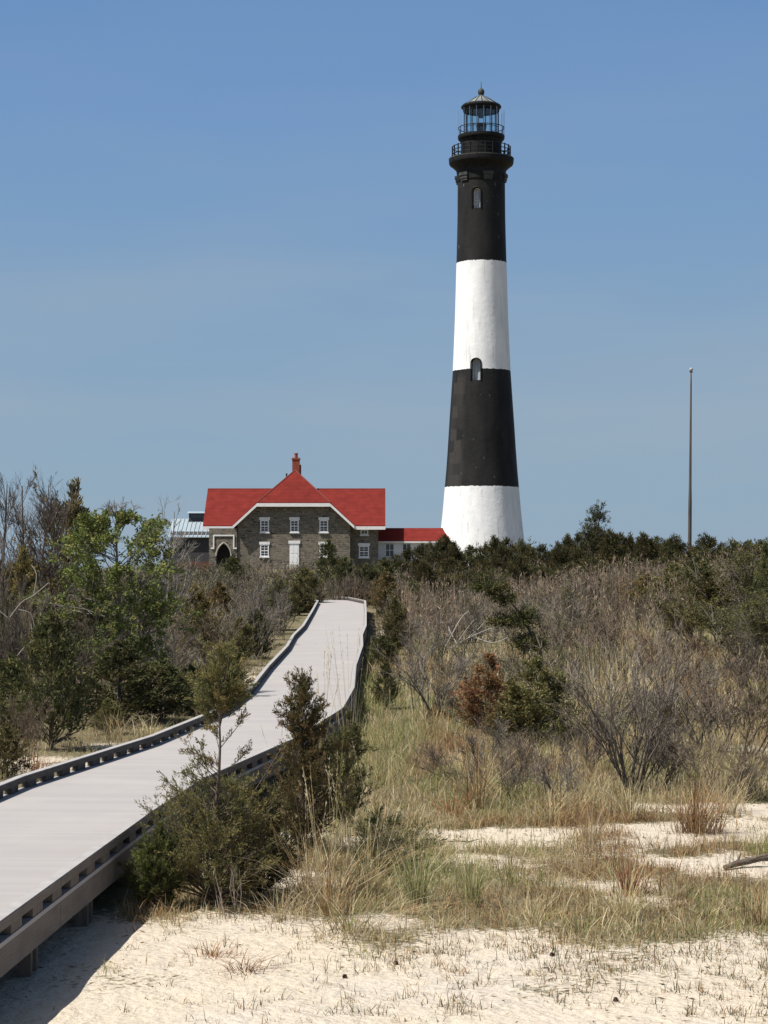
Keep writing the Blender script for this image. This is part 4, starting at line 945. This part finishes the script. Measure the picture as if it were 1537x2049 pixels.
for px, top in row2:
    D = rng.uniform(108, 128); p = at(px, 1190, D); p.z = float(gz(p.x, p.y))-.15; h = max(1.2, at(px, top, D).z-p.z); w = rng.uniform(56, 86)/F*D
    seg2.setdefault('foot' if px < 1060 else 'mid' if px < 1300 else 'mound', []).append((p, h, w))
for seg, it in seg2.items():
    for k, (p, h, w) in enumerate(it):
        lab = {'foot': 'evergreen in the lower row in front of the lighthouse, %s from the boardwalk', 'mid': 'evergreen in the lower row above the tan reeds, %s from the lighthouse', 'mound': 'evergreen in the lower row below the flagpole, %s from the reeds'}[seg] % ordinal(k)
        plant(CF[int(rng.integers(len(CF)))], 'evergreen_shrub', p, lab, 'evergreen', 'lower row of evergreens', (w/1.9, w/1.9, h/3.0))
for k, (px, top, D) in enumerate([(1190, 1018, 132), (1172, 1042, 131)]):
    p = at(px, 1170, D); p.z = float(gz(p.x, p.y)); h = at(px, top, D).z-p.z
    plant(cedar(h, ((0, .5, .4), (.5, .3, .3), (.68, .7, .9), (.86, .8, 1.5), (1, .4, .9)), 40, 5, 11, .2, .042, FARP, 48, .07, (.4, 0)), 'cedar', p, ['tallest windswept cedar on the skyline between lighthouse and flagpole', 'second tall windswept cedar leaning behind the tallest one'][k], 'cedar', rz=0)

# ------------------------------------------------------------------ the leafy tree and the bare trees
pt = hit(236, 1418); ht = (1418-985)/F*pt.y
q = np.linspace(0, 1, 9); ax = np.stack([.06*np.sin(q*5), .05*np.cos(q*4), q*ht*.93], 1)
HOLLY = ((.150, .178, .055, 4), (.105, .13, .045, 3), (.19, .21, .062, 3), (.23, .215, .075, 1.4))
def leafy_tree(h, ax):
    br, lf = MB(), MB(); br.tube(ax, np.linspace(.075, .012, len(ax)), 8, (.19, .175, .16))
    nb = 56; t = rng.uniform(.2, .97, nb); az = rng.uniform(0, 6.28, nb)+np.arange(nb)*2.4; el_ = np.radians(rng.normal(32, 12, nb)+25*(t > .85))
    prof_ = np.interp(t, [.2, .35, .5, .65, .78, .9, 1], [1.15, 1.62, 1.8, 1.6, 1.3, .75, .42])
    A = np.stack([np.interp(t, q, ax[:, 0]), np.interp(t, q, ax[:, 1]), t*h*.93], 1); D = np.stack([np.cos(az)*np.cos(el_), np.sin(az)*np.cos(el_), np.sin(el_)], 1)
    ln = prof_*rng.uniform(.6, 1.1, nb); A[:, 2] = np.maximum(A[:, 2]-.4*ln*np.sin(el_), .5); B = A+D*ln[:, None]; ra = .022*(1.1-.6*t)
    shoots(br, A, B, ra, (.19, .175, .16), 5, .04)
    A1, B1, r1 = grow(A, B, ra, 6, .3, .6, .45, .3, .12); shoots(br, A1, B1, r1, (.17, .155, .14), 4)
    A2, B2, r2 = grow(A1, B1, r1, 5, .35, .75, .55, .25, .15); r2 = np.maximum(r2, .004); shoots(br, A2, B2, r2, (.16, .145, .13), 3)
    keep = (rng.random(len(A2)) < .92) & (B2[:, 2] < h*.90)
    A3, B3 = A2[keep], B2[keep]; n = 16; idx = np.repeat(np.arange(len(A3)), n); u = rng.uniform(.25, 1.1, len(idx))
    c = pick(HOLLY, len(A3))[idx]*rng.uniform(.7, 1.3, (len(idx), 1))
    lf.leaves(A3[idx]+(B3-A3)[idx]*u[:, None]+rng.normal(0, .03, (len(idx), 3)), unit(B3-A3)[idx]+rng.normal(0, .75, (len(idx), 3)), .085*rng.uniform(.6, 1.2, len(idx)), .05*rng.uniform(.7, 1.2, len(idx)), c, .4)
    return {'trunk': br.mesh('trunk', M['twig']), 'crown': lf.mesh('crown', M['broad'])}
plant(leafy_tree(ht, ax), 'leafy_tree', pt, 'airy green-leaved tree with bare twigs at its top, left of the house', 'tree', rz=0)
def bare_tree(px, base, top, wpx, label, lean=0., D=None, col=(.085, .07, .06), n1=10):
    p = hit(px, base) if D is None else at(px, base, D); p.z = float(gz(p.x, p.y))-.1; h = at(px, top, p.y).z-p.z; w = wpx/F*p.y*.5
    q = np.linspace(0, 1, 8); tr = np.stack([lean*q+.05*np.sin(q*6+px), .04*np.cos(q*5+px), q*h*.97], 1)
    br, tw = MB(), MB(); br.tube(tr, np.linspace(.075, .012, 8), 7, col)
    nb = n1*3; t = rng.uniform(.3, .98, nb); az = rng.uniform(0, 6.28, nb); el_ = np.radians(rng.normal(52, 12, nb)); ln = w*rng.uniform(.7, 1.3, nb)*(1.25-.75*t)/np.cos(el_)
    A = np.stack([np.interp(t, q, tr[:, 0]), np.interp(t, q, tr[:, 1]), t*h*.93], 1); B = A+np.stack([np.cos(az)*np.cos(el_), np.sin(az)*np.cos(el_), np.sin(el_)], 1)*ln[:, None]; B[:, 2] = np.minimum(B[:, 2], h)
    ra = .02*(1.1-.7*t); shoots(br, A, B, ra, col, 4)
    A, B, ra = grow(A, B, ra, 6, .3, .6, .4, .25, .25); ra = np.maximum(ra, .006); shoots(tw, A, B, ra, col, 3)
    A, B, ra = grow(A, B, ra, 5, .35, .7, .45, .25, .2); ra = np.maximum(ra, .0045); shoots(tw, A, B, ra, np.array(col)*1.1, 3)
    return plant({'trunk': br.mesh('trunk', M['twig']), 'crown': tw.mesh('crown', M['twig'])}, 'bare_tree', p, label, 'tree', rz=0)
bare_tree(8, 1330, 958, 90, 'tallest bare dark tree at the picture edge left of the leafy tree')
bare_tree(36, 1320, 962, 80, 'slim bare tree next to the tallest one at the picture edge', .15)
bare_tree(66, 1310, 958, 90, 'bare tree reaching towards the bronze-topped cedar', .5)
bare_tree(90, 1330, 1010, 120, 'low twiggy bare tree between the bare trunks and the leafy tree', .2)
bare_tree(345, 1300, 1015, 60, 'thin bare sapling in front of the boarded building wall', .1, col=(.2, .18, .165), n1=6)
bare_tree(330, 1330, 1075, 110, 'twiggy bare sapling with pale stems on the flank of the leafy tree', .1, col=(.22, .2, .18))
pd = at(18, 1238, 43)
br = MB()
for pts in ([(0, 0, 0), (.25, .1, .35), (.5, .15, .5), (.85, .2, .8)], [(.15, .05, .2), (.45, .1, .1), (.55, .12, -.3)], [(0, 0, 0), (-.3, 0, .3), (-.3, .1, .75)], [(.5, .15, .5), (.55, .2, .95), (.4, .25, 1.2)], [(.1, 0, -.9), (.5, .1, -.5), (.9, .1, -.95)], [(.5, .1, -.5), (.45, .15, -.1)]): br.tube(catmull([pts[0]]+list(pts)+[pts[-1]], .06)[1:-1] if len(pts) > 2 else pts, .011, 6, (.25, .225, .20))
o = br.build('dead_branch', M['twig']); o.location = pd; tag(o, 'curving pale dead branches in front of the dark thicket at the picture edge', 'branch')

pg = hit(935, 1325); dg = pg.y
br = MB()
for pts in ([(880, 1310), (930, 1280), (985, 1262), (1010, 1258)], [(905, 1300), (935, 1262), (950, 1238)], [(930, 1282), (962, 1250), (985, 1225)], [(880, 1312), (895, 1275), (925, 1240), (935, 1228)], [(950, 1275), (990, 1285), (1020, 1270)], [(900, 1300), (870, 1270), (862, 1245)], [(915, 1290), (900, 1255), (905, 1232)]):
    q_ = [np.array(at(x_, y_, dg+rng.uniform(-.5, .5))-pg)+rng.normal(0, .05, 3)*(i_ > 0) for i_, (x_, y_) in enumerate(pts)]; br.tube(catmull([q_[0]]+q_+[q_[-1]], .12)[1:-1], .017, 6, (.27, .25, .235))
o = br.build('dead_branch', M['twig']); o.location = pg; tag(o, 'pale grey dead branches fanned out behind the rust juniper', 'branch')

# ------------------------------------------------------------------ leafless shrubs that stand out
GR1, GR2, GR3 = (.135, .118, .10), (.15, .115, .085), (.095, .08, .066)
SM = [bare(1.6, 10, .5, ((5, .4, .75, .36), (5, .35, .65, .42), (5, .3, .65, .5)), .016, c, rmin=.0045) for c in (GR1, GR2, GR3)]
SW = bare(2.0, 11, .30, ((5, .4, .8, .3), (4, .35, .65, .38), (3, .35, .6, .42)), .018, (.14, .12, .10), rmin=.004, wide=.05)
SL_ = [bare(1.7, 10, .5, ((5, .4, .7, .36), (5, .35, .65, .42), (4, .3, .6, .5)), .016, GR2, 4, .005, ((.15, .155, .05, 3), (.2, .18, .06, 2), (.10, .11, .04, 2)), .07)]
def sh_(px, base, top, wpx, tpl, th, tw_, label):
    p = hit(px, base); h = (base-top)/F*p.y; w = wpx/F*p.y
    return plant(tpl, 'bare_shrub', p, label, 'shrub', None, (w/tw_, w/tw_, h/th))
for a in [(868, 1440, 1268, 235, SM[0], 1.75, 2.2, 'dense silver-grey bare shrub between the boardwalk and the rust juniper'),
          (1262, 1590, 1295, 340, SW, 2.2, 2.1, 'large open bare shrub with long wand-like stems on the dry slope'),
          (1310, 1590, 1430, 260, SM[2], 1.75, 2.2, 'dark tangled shrub at the foot of the large wand-stemmed one'),
          (1475, 1530, 1325, 300, SM[1], 1.75, 2.2, 'brown bare shrub near the picture edge above the sand patch'),
          (1400, 1500, 1340, 260, SM[0], 1.75, 2.2, 'grey bare shrub between the wand-stemmed shrub and the brown one'),
          (1170, 1560, 1440, 150, SM[2], 1.75, 2.2, 'small dark bare shrub in front of the olive juniper'),
          (1040, 1580, 1470, 160, SM[1], 1.75, 2.2, 'low twiggy brown shrub below the olive juniper'),
          (950, 1305, 1215, 210, SM[0], 1.75, 2.2, 'grey leafless tangle behind the rust juniper'),
          (800, 1300, 1235, 120, SM[0], 1.75, 2.2, 'small grey bare shrub close to the boardwalk side'),
          (1210, 1330, 1235, 190, SM[1], 1.75, 2.2, 'reddish grey bare shrub behind the pale tall grasses'),
          (1340, 1400, 1270, 190, SM[1], 1.75, 2.2, 'brownish bare shrub behind the wand-stemmed shrub'),
          (1120, 1290, 1200, 190, SM[0], 1.75, 2.2, 'broad grey bare shrub beside the wind-bent cedar'),
          (1390, 1300, 1190, 170, SL_[0], 1.85, 2.3, 'sparse yellow-leaved shrub on the foot of the mound'),
          (1500, 1390, 1250, 170, SM[2], 1.75, 2.2, 'dark grey bare shrub below the cedar at the picture edge'),
          (60, 1440, 1190, 200, SM[2], 1.75, 2.2, 'dark bare thicket bush below the bare trees'),
          (1010, 1600, 1500, 190, SM[2], 1.75, 2.2, 'dark twiggy shrub in the tan grass below the rust juniper'),
          (1120, 1610, 1510, 170, SM[0], 1.75, 2.2, 'low grey twiggy shrub in front of the small dark bare shrub'), (1435, 1600, 1480, 220, SM[1], 1.75, 2.2, 'brown twiggy shrub behind the big brown bunch grass'), (975, 1545, 1440, 150, SM[0], 1.75, 2.2, 'grey twiggy shrub at the foot of the rust juniper'),
          (1350, 1560, 1440, 200, SM[2], 1.75, 2.2, 'dark twiggy shrub between the wand-stemmed shrub and the sand patch'), (1500, 1600, 1500, 170, SM[2], 1.75, 2.2, 'dark low shrub behind the yellow arching grass at the picture edge'), (860, 1560, 1490, 120, SM[1], 1.75, 2.2, 'small brown twigs standing in the green grass by the boardwalk'),
          (5, 1420, 1130, 150, SM[2], 1.75, 2.2, 'dark bare bush at the picture edge under the tallest bare tree'),
          (160, 1400, 1250, 170, SM[2], 1.75, 2.2, 'grey bare bush behind the large dark cedar'),
          (60, 1530, 1400, 120, SM[1], 1.75, 2.2, 'brown dry bush in front of the large dark cedar'),
          (350, 1400, 1240, 170, SM[0], 1.75, 2.2, 'grey bare bush under the bronze cedar beside the leafy tree'),
          (420, 1370, 1230, 150, SM[1], 1.75, 2.2, 'brown-grey bare bush above the far boardwalk kerb'),
          (500, 1320, 1180, 140, SM[0], 1.75, 2.2, 'grey bare bush beside the boardwalk where it runs uphill'),
          (545, 1270, 1150, 130, SM[0], 1.75, 2.2, 'light grey bare bush close to the upper boardwalk kerb'),
          (330, 1250, 1120, 150, SL_[0], 1.85, 2.3, 'sparse leafy bush in front of the boarded building')]: sh_(*a)

# ------------------------------------------------------------------ mass brush (nobody could count it)
def template(h, n0, col, lev, rm, r0=.02, extra=None):
    mb = MB(); A = np.concatenate([rng.normal(0, h*.28, (n0, 2)), np.full((n0, 1), -.05)], 1); az = rng.uniform(0, 6.28, n0); sp = np.abs(rng.normal(.35, .2, n0))
    B = A+unit(np.stack([np.cos(az)*sp, np.sin(az)*sp, np.ones(n0)], 1))*(h*rng.uniform(.5, .9, n0))[:, None]; ra = np.full(n0, r0)
    shoots(mb, A, B, ra, col, 3)
    for n, lo, hi, j in lev:
        A, B, ra = grow(A, B, ra, n, lo, hi, j, .2, .2); ra = np.maximum(ra, rm); shoots(mb, A, B, ra, np.array(col)*rng.uniform(.9, 1.2), 3)
    if extra is not None:
        idx = np.repeat(np.arange(len(A)), extra[0]); P = A[idx]+(B-A)[idx]*rng.uniform(.2, 1, (len(idx), 1)); mb.leaves(P, rng.normal(size=(len(idx), 3)), extra[1], extra[1]*.5, pick(extra[2], len(A))[idx]*rng.uniform(.8, 1.2, (len(idx), 1)))
    return np.concatenate(mb.V), np.concatenate(mb.Q), np.concatenate(mb.C)
def scatter(T, P, sc, szs, tint):
    mb = MB()
    for k in range(len(P)):
        V, Q, C = T[int(rng.integers(len(T)))]; a = rng.uniform(0, 6.28); c, s_ = math.cos(a)*sc[k], math.sin(a)*sc[k]
        W_ = np.stack([V[:, 0]*c-V[:, 1]*s_, V[:, 0]*s_+V[:, 1]*c, V[:, 2]*szs[k]], 1)+P[k]; mb.addq(W_, Q, C*tint[k])
    return mb
LV = ((4, .4, .75, .4), (5, .35, .7, .45))
BT_ = [template(1.5, 7, c, LV, .0085) for c in ((.145, .122, .094), (.165, .125, .088), (.13, .11, .09), (.10, .085, .062))]+[template(1.5, 6, (.12, .105, .085), LV, .008, .02, (3, .09, ((.10, .105, .04, 3), (.14, .12, .05, 2))))]
def zone(n, f):
    """n points of the visible wedge that f(x, y) keeps"""
    o = []
    while len(o) < n:
        y = math.sqrt(rng.uniform(zone.y0**2, zone.y1**2)); x = rng.uniform(-.21, .21)*y
        if f(x, y): o.append((x, y, float(gz(x, y))))
    return np.array(o)
def side_r(x, y): return path_dist(x, y) > HW+1.2 if y < 118 else x > -1
zone.y0, zone.y1 = 64, 150
PR = zone(430, lambda x, y: side_r(x, y) and not (x > 4 and 64 < y < 72 and rng.random() < .6))
PL = zone(420, lambda x, y: (path_dist(x, y) < -HW-1.3 if y < 114 else x < -1) and y > 66)
zone.y0, zone.y1 = 46, 66
PL2 = zone(150, lambda x, y: path_dist(x, y) < -HW-2.2 and x < -5.2)
zone.y0, zone.y1 = 38, 68
PR2 = zone(140, lambda x, y: path_dist(x, y) > HW+2.2 and (x > .8 or y > 46) and fbm(x/2.5+9, y/5, 41) > .46)
for nm, P in (('brush', np.concatenate([PR, PR2])), ('brush', np.concatenate([PL, PL2]))):
    n = len(P); near = np.clip(P[:, 1]/95, .6, 1.15)
    sz = rng.uniform(.75, 1.25, n)*near; sz = np.where((P[:, 1] > 150) | (P[:, 1] < 72), sz*.8, sz)
    tint = rng.uniform(.55, 1.35, (n, 1))*(.6+.8*fbm(P[:, 0]/3, P[:, 1]/7, 91))[:, None]*np.array([1, 1, 1])+rng.normal(0, .035, (n, 3))
    o = scatter(BT_, P, rng.uniform(.9, 1.35, n)*near, sz, tint).build('undergrowth', M['twig']); tag(o, 'grey leafless brush covering the slope', kind='stuff')

# reeds: pale dead stems standing in the brush
zone.y0, zone.y1 = 70, 124
P = zone(1500, lambda x, y: path_dist(x, y) > HW+1.5 and x > .5 and fbm(x/5, y/9, 77) > .45)
n = len(P); l_ = np.abs(rng.normal(0, .09, n)); a = rng.uniform(0, 6.28, n); h = rng.uniform(1.0, 2.3, n)
B = P+np.stack([np.cos(a)*l_*h, np.sin(a)*l_*h, h], 1); c = pick(((.44, .35, .25, 3), (.33, .25, .18, 3), (.5, .42, .3, 2)), n)
mb = MB(); shoots(mb, P, B, np.full(n, .013), c, 3, .02)
idx = np.repeat(np.arange(n), 4); u = rng.uniform(.55, 1, len(idx)); mb.leaves(P[idx]+(B-P)[idx]*u[:, None], rng.normal(0, .5, (len(idx), 3))+np.array([0, 0, 1.]), .26, .03, c[idx]*1.1)
tag(mb.build('reeds', M['grass']), 'thin pale dead reed stems standing in the brush', kind='stuff')

# ------------------------------------------------------------------ grasses
def field(n, y0, y1, f, h, w, palf, lean, per=14, rad=.1, name='grass', tall=1.):
    zone.y0, zone.y1 = y0, y1; T = zone(n, f); m = n*per; idx = np.repeat(np.arange(n), per)
    P = T[idx]+np.concatenate([rng.normal(0, rad, (m, 2)), np.zeros((m, 1))], 1); P[:, 2] = gz(P[:, 0], P[:, 1])-.01
    ok = ~on_path(P[:, 0], P[:, 1], .06)
    ths_ = rng.uniform(.55, 1.25, n)[idx]*rng.uniform(.45, 1.1, m)*h(T[idx, 0], T[idx, 1])
    C = np.concatenate([pick(GP[palf(x, y)], per) for x, y, _ in T]) if n else np.zeros((0, 3)); C = C*rng.uniform(.7, 1.2, (m, 1))
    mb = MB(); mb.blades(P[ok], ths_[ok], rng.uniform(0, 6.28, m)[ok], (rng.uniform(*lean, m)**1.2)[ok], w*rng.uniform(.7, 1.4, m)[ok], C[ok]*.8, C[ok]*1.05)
    return tag(mb.build(name, M['grass']), None, None, None, 'stuff')
def pal_r(x, y):
    d = float(path_dist(x, y)); gpatch = (d < HW+1.9 and 34 < y < 62) or fbm(x/1.8+4, y/3.0, 9) > .66
    if gpatch: return 'green' if rng.random() < .7 else 'mix'
    q = float(fbm(x/1.4+40, y/2.4, 19))+rng.normal(0, .06)
    return 'brown' if q < .36 else 'tan' if q < .46 else 'straw' if q < .60 else 'mix'
cov = lambda x, y, k=.5: float(cover(x, y)) > k+rng.uniform(-.15, .15)
o = field(2600, 17.8, 29, lambda x, y: path_dist(x, y) > HW+.1 and cov(x, y, .45), lambda x, y: np.interp(y, [18, 21, 29], [.10, .17, .26])*np.where(rng.random(np.shape(x)) < .12, 2.2, 1), .0062, pal_r, (.1, 1.3), 13, .08); tag(o, 'short dry and green dune grass on the near slope')
o = field(2500, 28, 46, lambda x, y: path_dist(x, y) > HW+.1 and cov(x, y, .5), lambda x, y: np.interp(y, [28, 34, 46], [.26, .42, .48])*(.5+1.0*fbm(x/1.2, y/1.8, 88)), .009, pal_r, (.1, 1.1), 14, .12); tag(o, 'mixed straw and green dune grass on the middle slope')
o = field(2100, 45, 80, lambda x, y: path_dist(x, y) > HW+.15 and cov(x, y, .4), lambda x, y: np.interp(y, [45, 80], [.55, .65])*(.4+1.2*fbm(x/1.5, y/2.5, 89)), .017, pal_r, (.1, .9), 12, .16); tag(o, 'pale dune grass between the shrubs below the lighthouse')
o = field(900, 30, 70, lambda x, y: -HW-4.5 < path_dist(x, y) < -HW-.15 and cov(x, y, .35), lambda x, y: np.interp(y, [30, 70], [.24, .5]), .010, lambda x, y: 'green' if rng.random() < .4 else 'straw', (.1, 1.1), 13, .12); tag(o, 'yellow green grass on the bank behind the far kerb')
o = field(800, 14.3, 21.8, lambda x, y: path_dist(x, y) > HW+.35 and rng.random() < np.clip(.02+(x+2.2)/5.5, .02, .9) and fbm(x/1.1, y/1.3, 63) > .43, lambda x, y: .12*rng.choice([.5, .8, 1, 1.5], np.shape(x)), .007, lambda x, y: 'dark' if rng.random() < .75 else 'tan', (.2, 1.3), 8, .045); tag(o, 'sparse dark sprouts of grass on the sand')
o = field(1700, 17.8, 34, lambda x, y: path_dist(x, y) > HW+.3 and (y > 20.5 or x > -1), lambda x, y: .10*rng.choice([.6, .9, 1.4], np.shape(x)), .006, lambda x, y: 'dark', (.1, .9), 9, .05); tag(o, 'low dark sprouts between the grass and sand')

clump(655, 1838, 1592, 130, 'tan', 'tallest dry bunch grass with feathery heads in front of the cedars', .16, .008, (.1, 1.1), 8)
clump(612, 1822, 1650, 110, 'straw', 'loose straw grass growing through the bronze-tipped cedar', .2, .008, (.1, 1.2), 4)
clump(720, 1800, 1620, 110, 'tan', 'loose tan grass behind the tallest dry bunch', .22, .008, (.1, 1.1), 6)
clump(700, 1872, 1722, 150, 'mix', 'wide arching grass clump at the foot of the tallest dry bunch', .2, .0075, (.5, 1.7))
clump(560, 1850, 1760, 80, 'straw', 'straw tuft at the foot of the slender cedar, on the sand edge', .16, .007, (.2, 1.4))
clump(350, 1855, 1790, 70, 'tan', 'small tan tuft on the sand edge under the bright green juniper', .16, .006, (.2, 1.4))
clump(770, 1700, 1560, 90, 'straw', 'pale grass by the sprawling dark juniper', .25, .009, (.1, 1.1), 4)
clump(1350, 1800, 1720, 90, 'straw', 'arching pale grass at the end of the lower sand patch', .2, .0075, (.2, 1.4))
clump(880, 1860, 1800, 80, 'mix', 'flattened mixed tuft at the edge of the front sand', .22, .007, (.3, 1.6))
clump(1160, 1870, 1800, 90, 'green', 'low green tuft at the edge of the front sand below the rusty weed', .25, .007, (.2, 1.3))
clump(1400, 1880, 1820, 90, 'green', 'low green turf tuft near the bottom picture corner', .3, .007, (.2, 1.3))
clump(835, 1812, 1650, 130, 'green', 'green upright grass tuft right of the tall dry bunch', .08, .0075, (.1, .8))
clump(945, 1818, 1680, 100, 'green', 'smaller green tuft beside the upright green one', .07, .007, (.1, .8))
clump(1065, 1858, 1760, 90, 'straw', 'straw clump flopping over the edge of the front sand', .12, .0075, (.3, 1.4))
clump(1250, 1840, 1690, 70, 'straw', 'arching straw clump in front of the rusty brown weed', .09, .0075, (.2, 1.4))
clump(1258, 1790, 1700, 130, 'rust', 'rusty brown dead weed behind the arching straw clump', .13, .009, (.1, .7))
clump(1392, 1668, 1545, 330, 'brown', 'big round brown bunch grass beside the sand patch', .20, .010, (.15, 1.0))
clump(1520, 1855, 1740, 120, 'tan', 'tan grass clump at the picture edge above the front sand', .16, .008, (.15, .9))
clump(955, 1618, 1480, 130, 'tan', 'reddish tan bunch at the foot of the brown twiggy shrub', .18, .010, (.1, .9))
clump(905, 1640, 1560, 80, 'rust', 'low rusty bunch beside the reddish tan one', .14, .010, (.2, 1.0))
clump(1195, 1455, 1300, 200, 'straw', 'tall pale bleached grass behind the olive juniper', .34, .014, (.1, .8), 8)
clump(1240, 1400, 1280, 160, 'straw', 'bleached grass stand just behind the wand-stemmed shrub', .38, .015, (.1, .8), 8)
clump(1120, 1420, 1320, 140, 'straw', 'bleached grass beside the lowest tuft of the wind-bent cedar', .34, .015, (.1, .8), 5)
clump(1145, 1490, 1370, 150, 'straw', 'pale grass between the olive juniper and the wand-stemmed shrub', .35, .013, (.1, .9))
clump(1450, 1630, 1530, 120, 'straw', 'yellow grass clump beside the big brown bunch', .2, .010, (.2, 1.1))
clump(1525, 1600, 1500, 130, 'straw', 'yellow arching grass at the picture edge above the brown bunch', .2, .010, (.2, 1.2))
clump(1260, 1640, 1540, 110, 'mix', 'yellow green clump below the large wand-stemmed shrub', .2, .010, (.2, 1.1))
clump(1100, 1650, 1560, 100, 'mix', 'mixed green and dry clump left of the wand-stemmed shrub', .18, .010, (.2, 1.1))
clump(870, 1480, 1400, 100, 'tan', 'tan grass clump below the silver-grey shrub', .25, .012, (.1, .9))
clump(700, 1500, 1330, 26, 'straw', 'few tall thin grass stems leaning against the dark boardwalk side', .14, .007, (.02, .3), 12)
clump(640, 1500, 1365, 14, 'straw', 'thin grass stems standing before the pale deck', .10, .006, (.02, .3), 8, D=27)
clump(490, 1945, 1885, 90, 'brown', 'dead brown flattened clump on the sand before the cedar sapling', .14, .008, (.5, 1.6))
clump(425, 1920, 1872, 60, 'rust', 'small red-brown dead tuft on the sand beside the flattened clump', .10, .009, (.4, 1.5))
clump(225, 1480, 1395, 90, 'straw', 'dry grass on the bank before the spreading juniper', .25, .011, (.2, 1.2))
clump(300, 1478, 1420, 90, 'straw', 'yellow grass on the bank close to the far kerb', .22, .011, (.2, 1.2))
clump(70, 1545, 1480, 70, 'rust', 'rusty dead leaves and grass near the kerb at the picture edge', .25, .012, (.3, 1.4))
clump(825, 1832, 1800, 50, 'rust', 'red-brown dead tuft at the foot of the green tuft', .09, .008, (.4, 1.4))
clump(1180, 1700, 1600, 60, 'straw', 'tall straw stems standing in the short grass of the slope', .15, .007, (.1, .7), 6)
clump(1020, 1760, 1660, 70, 'mix', 'loose mixed tuft in the middle of the short grass', .14, .007, (.15, 1.0))
clump(560, 1560, 1480, 30, 'straw', 'thin straw tuft between the two cedars', .1, .006, (.05, .5), 4)

# ------------------------------------------------------------------ small things on the sand
pl_ = hit(1490, 1742); mb = MB()
mb.tube([(-.26, -.12, .02), (-.12, -.03, .05), (.05, .02, .08), (.22, .10, .10), (.42, .12, .09)], [.03, .038, .042, .034, .028], 9); mb.tube([(.05, .02, .08), (.16, -.04, .14), (.3, -.06, .17)], [.024, .018, .012], 7); mb.tube([(-.12, -.03, .05), (-.06, .06, .10), (-.02, .12, .16)], [.02, .015, .01], 7)
o = mb.build('driftwood', M['log'], smooth=True); o.location = pl_; tag(o, 'dark forked driftwood branch lying on the sand patch', 'driftwood')
tw_ = hit(915, 1690); mb = MB(); mb.tube([(-.2, 0, .02), (0, .04, .03), (.15, .02, .02), (.3, .08, .05)], [.008, .01, .009, .005], 6); o = mb.build('fallen_twig', M['log']); o.location = tw_; tag(o, 'thin fallen twig on the short grass left of centre slope', 'twig')
cones = [(690, 1963, 'dark pine cone on the smooth sand nearest the boardwalk shadow'), (792, 1938, 'dark pine cone on the sand below the arching grass clump'), (1232, 2010, 'pine cone low on the sand near the picture bottom'), (1105, 1915, 'pine cone beside the sprout patch below the straw clump')]
for px, py, lab in cones:
    mb = MB(); nsc = 60; k = np.arange(nsc); zz = 1-2*(k+.5)/nsc; rr = np.sqrt(1-zz*zz); aa = k*2.39996
    d = np.stack([rr*np.cos(aa), rr*np.sin(aa), zz], 1); mb.lathe([(.001, -.018), (.012, -.012), (.016, 0), (.012, .012), (.001, .02)], 10); mb.leaves(d*.012, unit(d+np.array([0, 0, .5])), .016, .013, (1, 1, 1))
    o = mb.build('pine_cone', M['cone']); o.location = hit(px, py)+Vector((0, 0, .012)); o.rotation_euler = (rng.uniform(.6, 1.8), rng.uniform(0, .6), rng.uniform(0, 6)); tag(o, lab, 'pine cone', 'pine cones on the sand')

# plant litter lying on the sand
zone.y0, zone.y1 = 15, 34
T = zone(2600, lambda x, y: path_dist(x, y) > HW-.3 and float(cover(x, y)) > rng.uniform(.02, .5))
P = T.copy(); P[:, :2] += rng.normal(0, .12, (len(P), 2)); P[:, 2] = gz(P[:, 0], P[:, 1])+.006
a = rng.uniform(0, 6.28, len(P)); D = np.stack([np.cos(a), np.sin(a), rng.uniform(-.05, .35, len(P))], 1)
mb = MB(); mb.leaves(P, D, rng.uniform(.02, .10, len(P)), rng.uniform(.006, .016, len(P)), pick(((.16, .10, .055, 3), (.27, .19, .10, 3), (.08, .06, .04, 3), (.4, .32, .2, 1)), len(P)), .8)
tag(mb.build('plant_litter', M['grass']), 'dry bits of stem and leaf lying on the sand', kind='stuff')
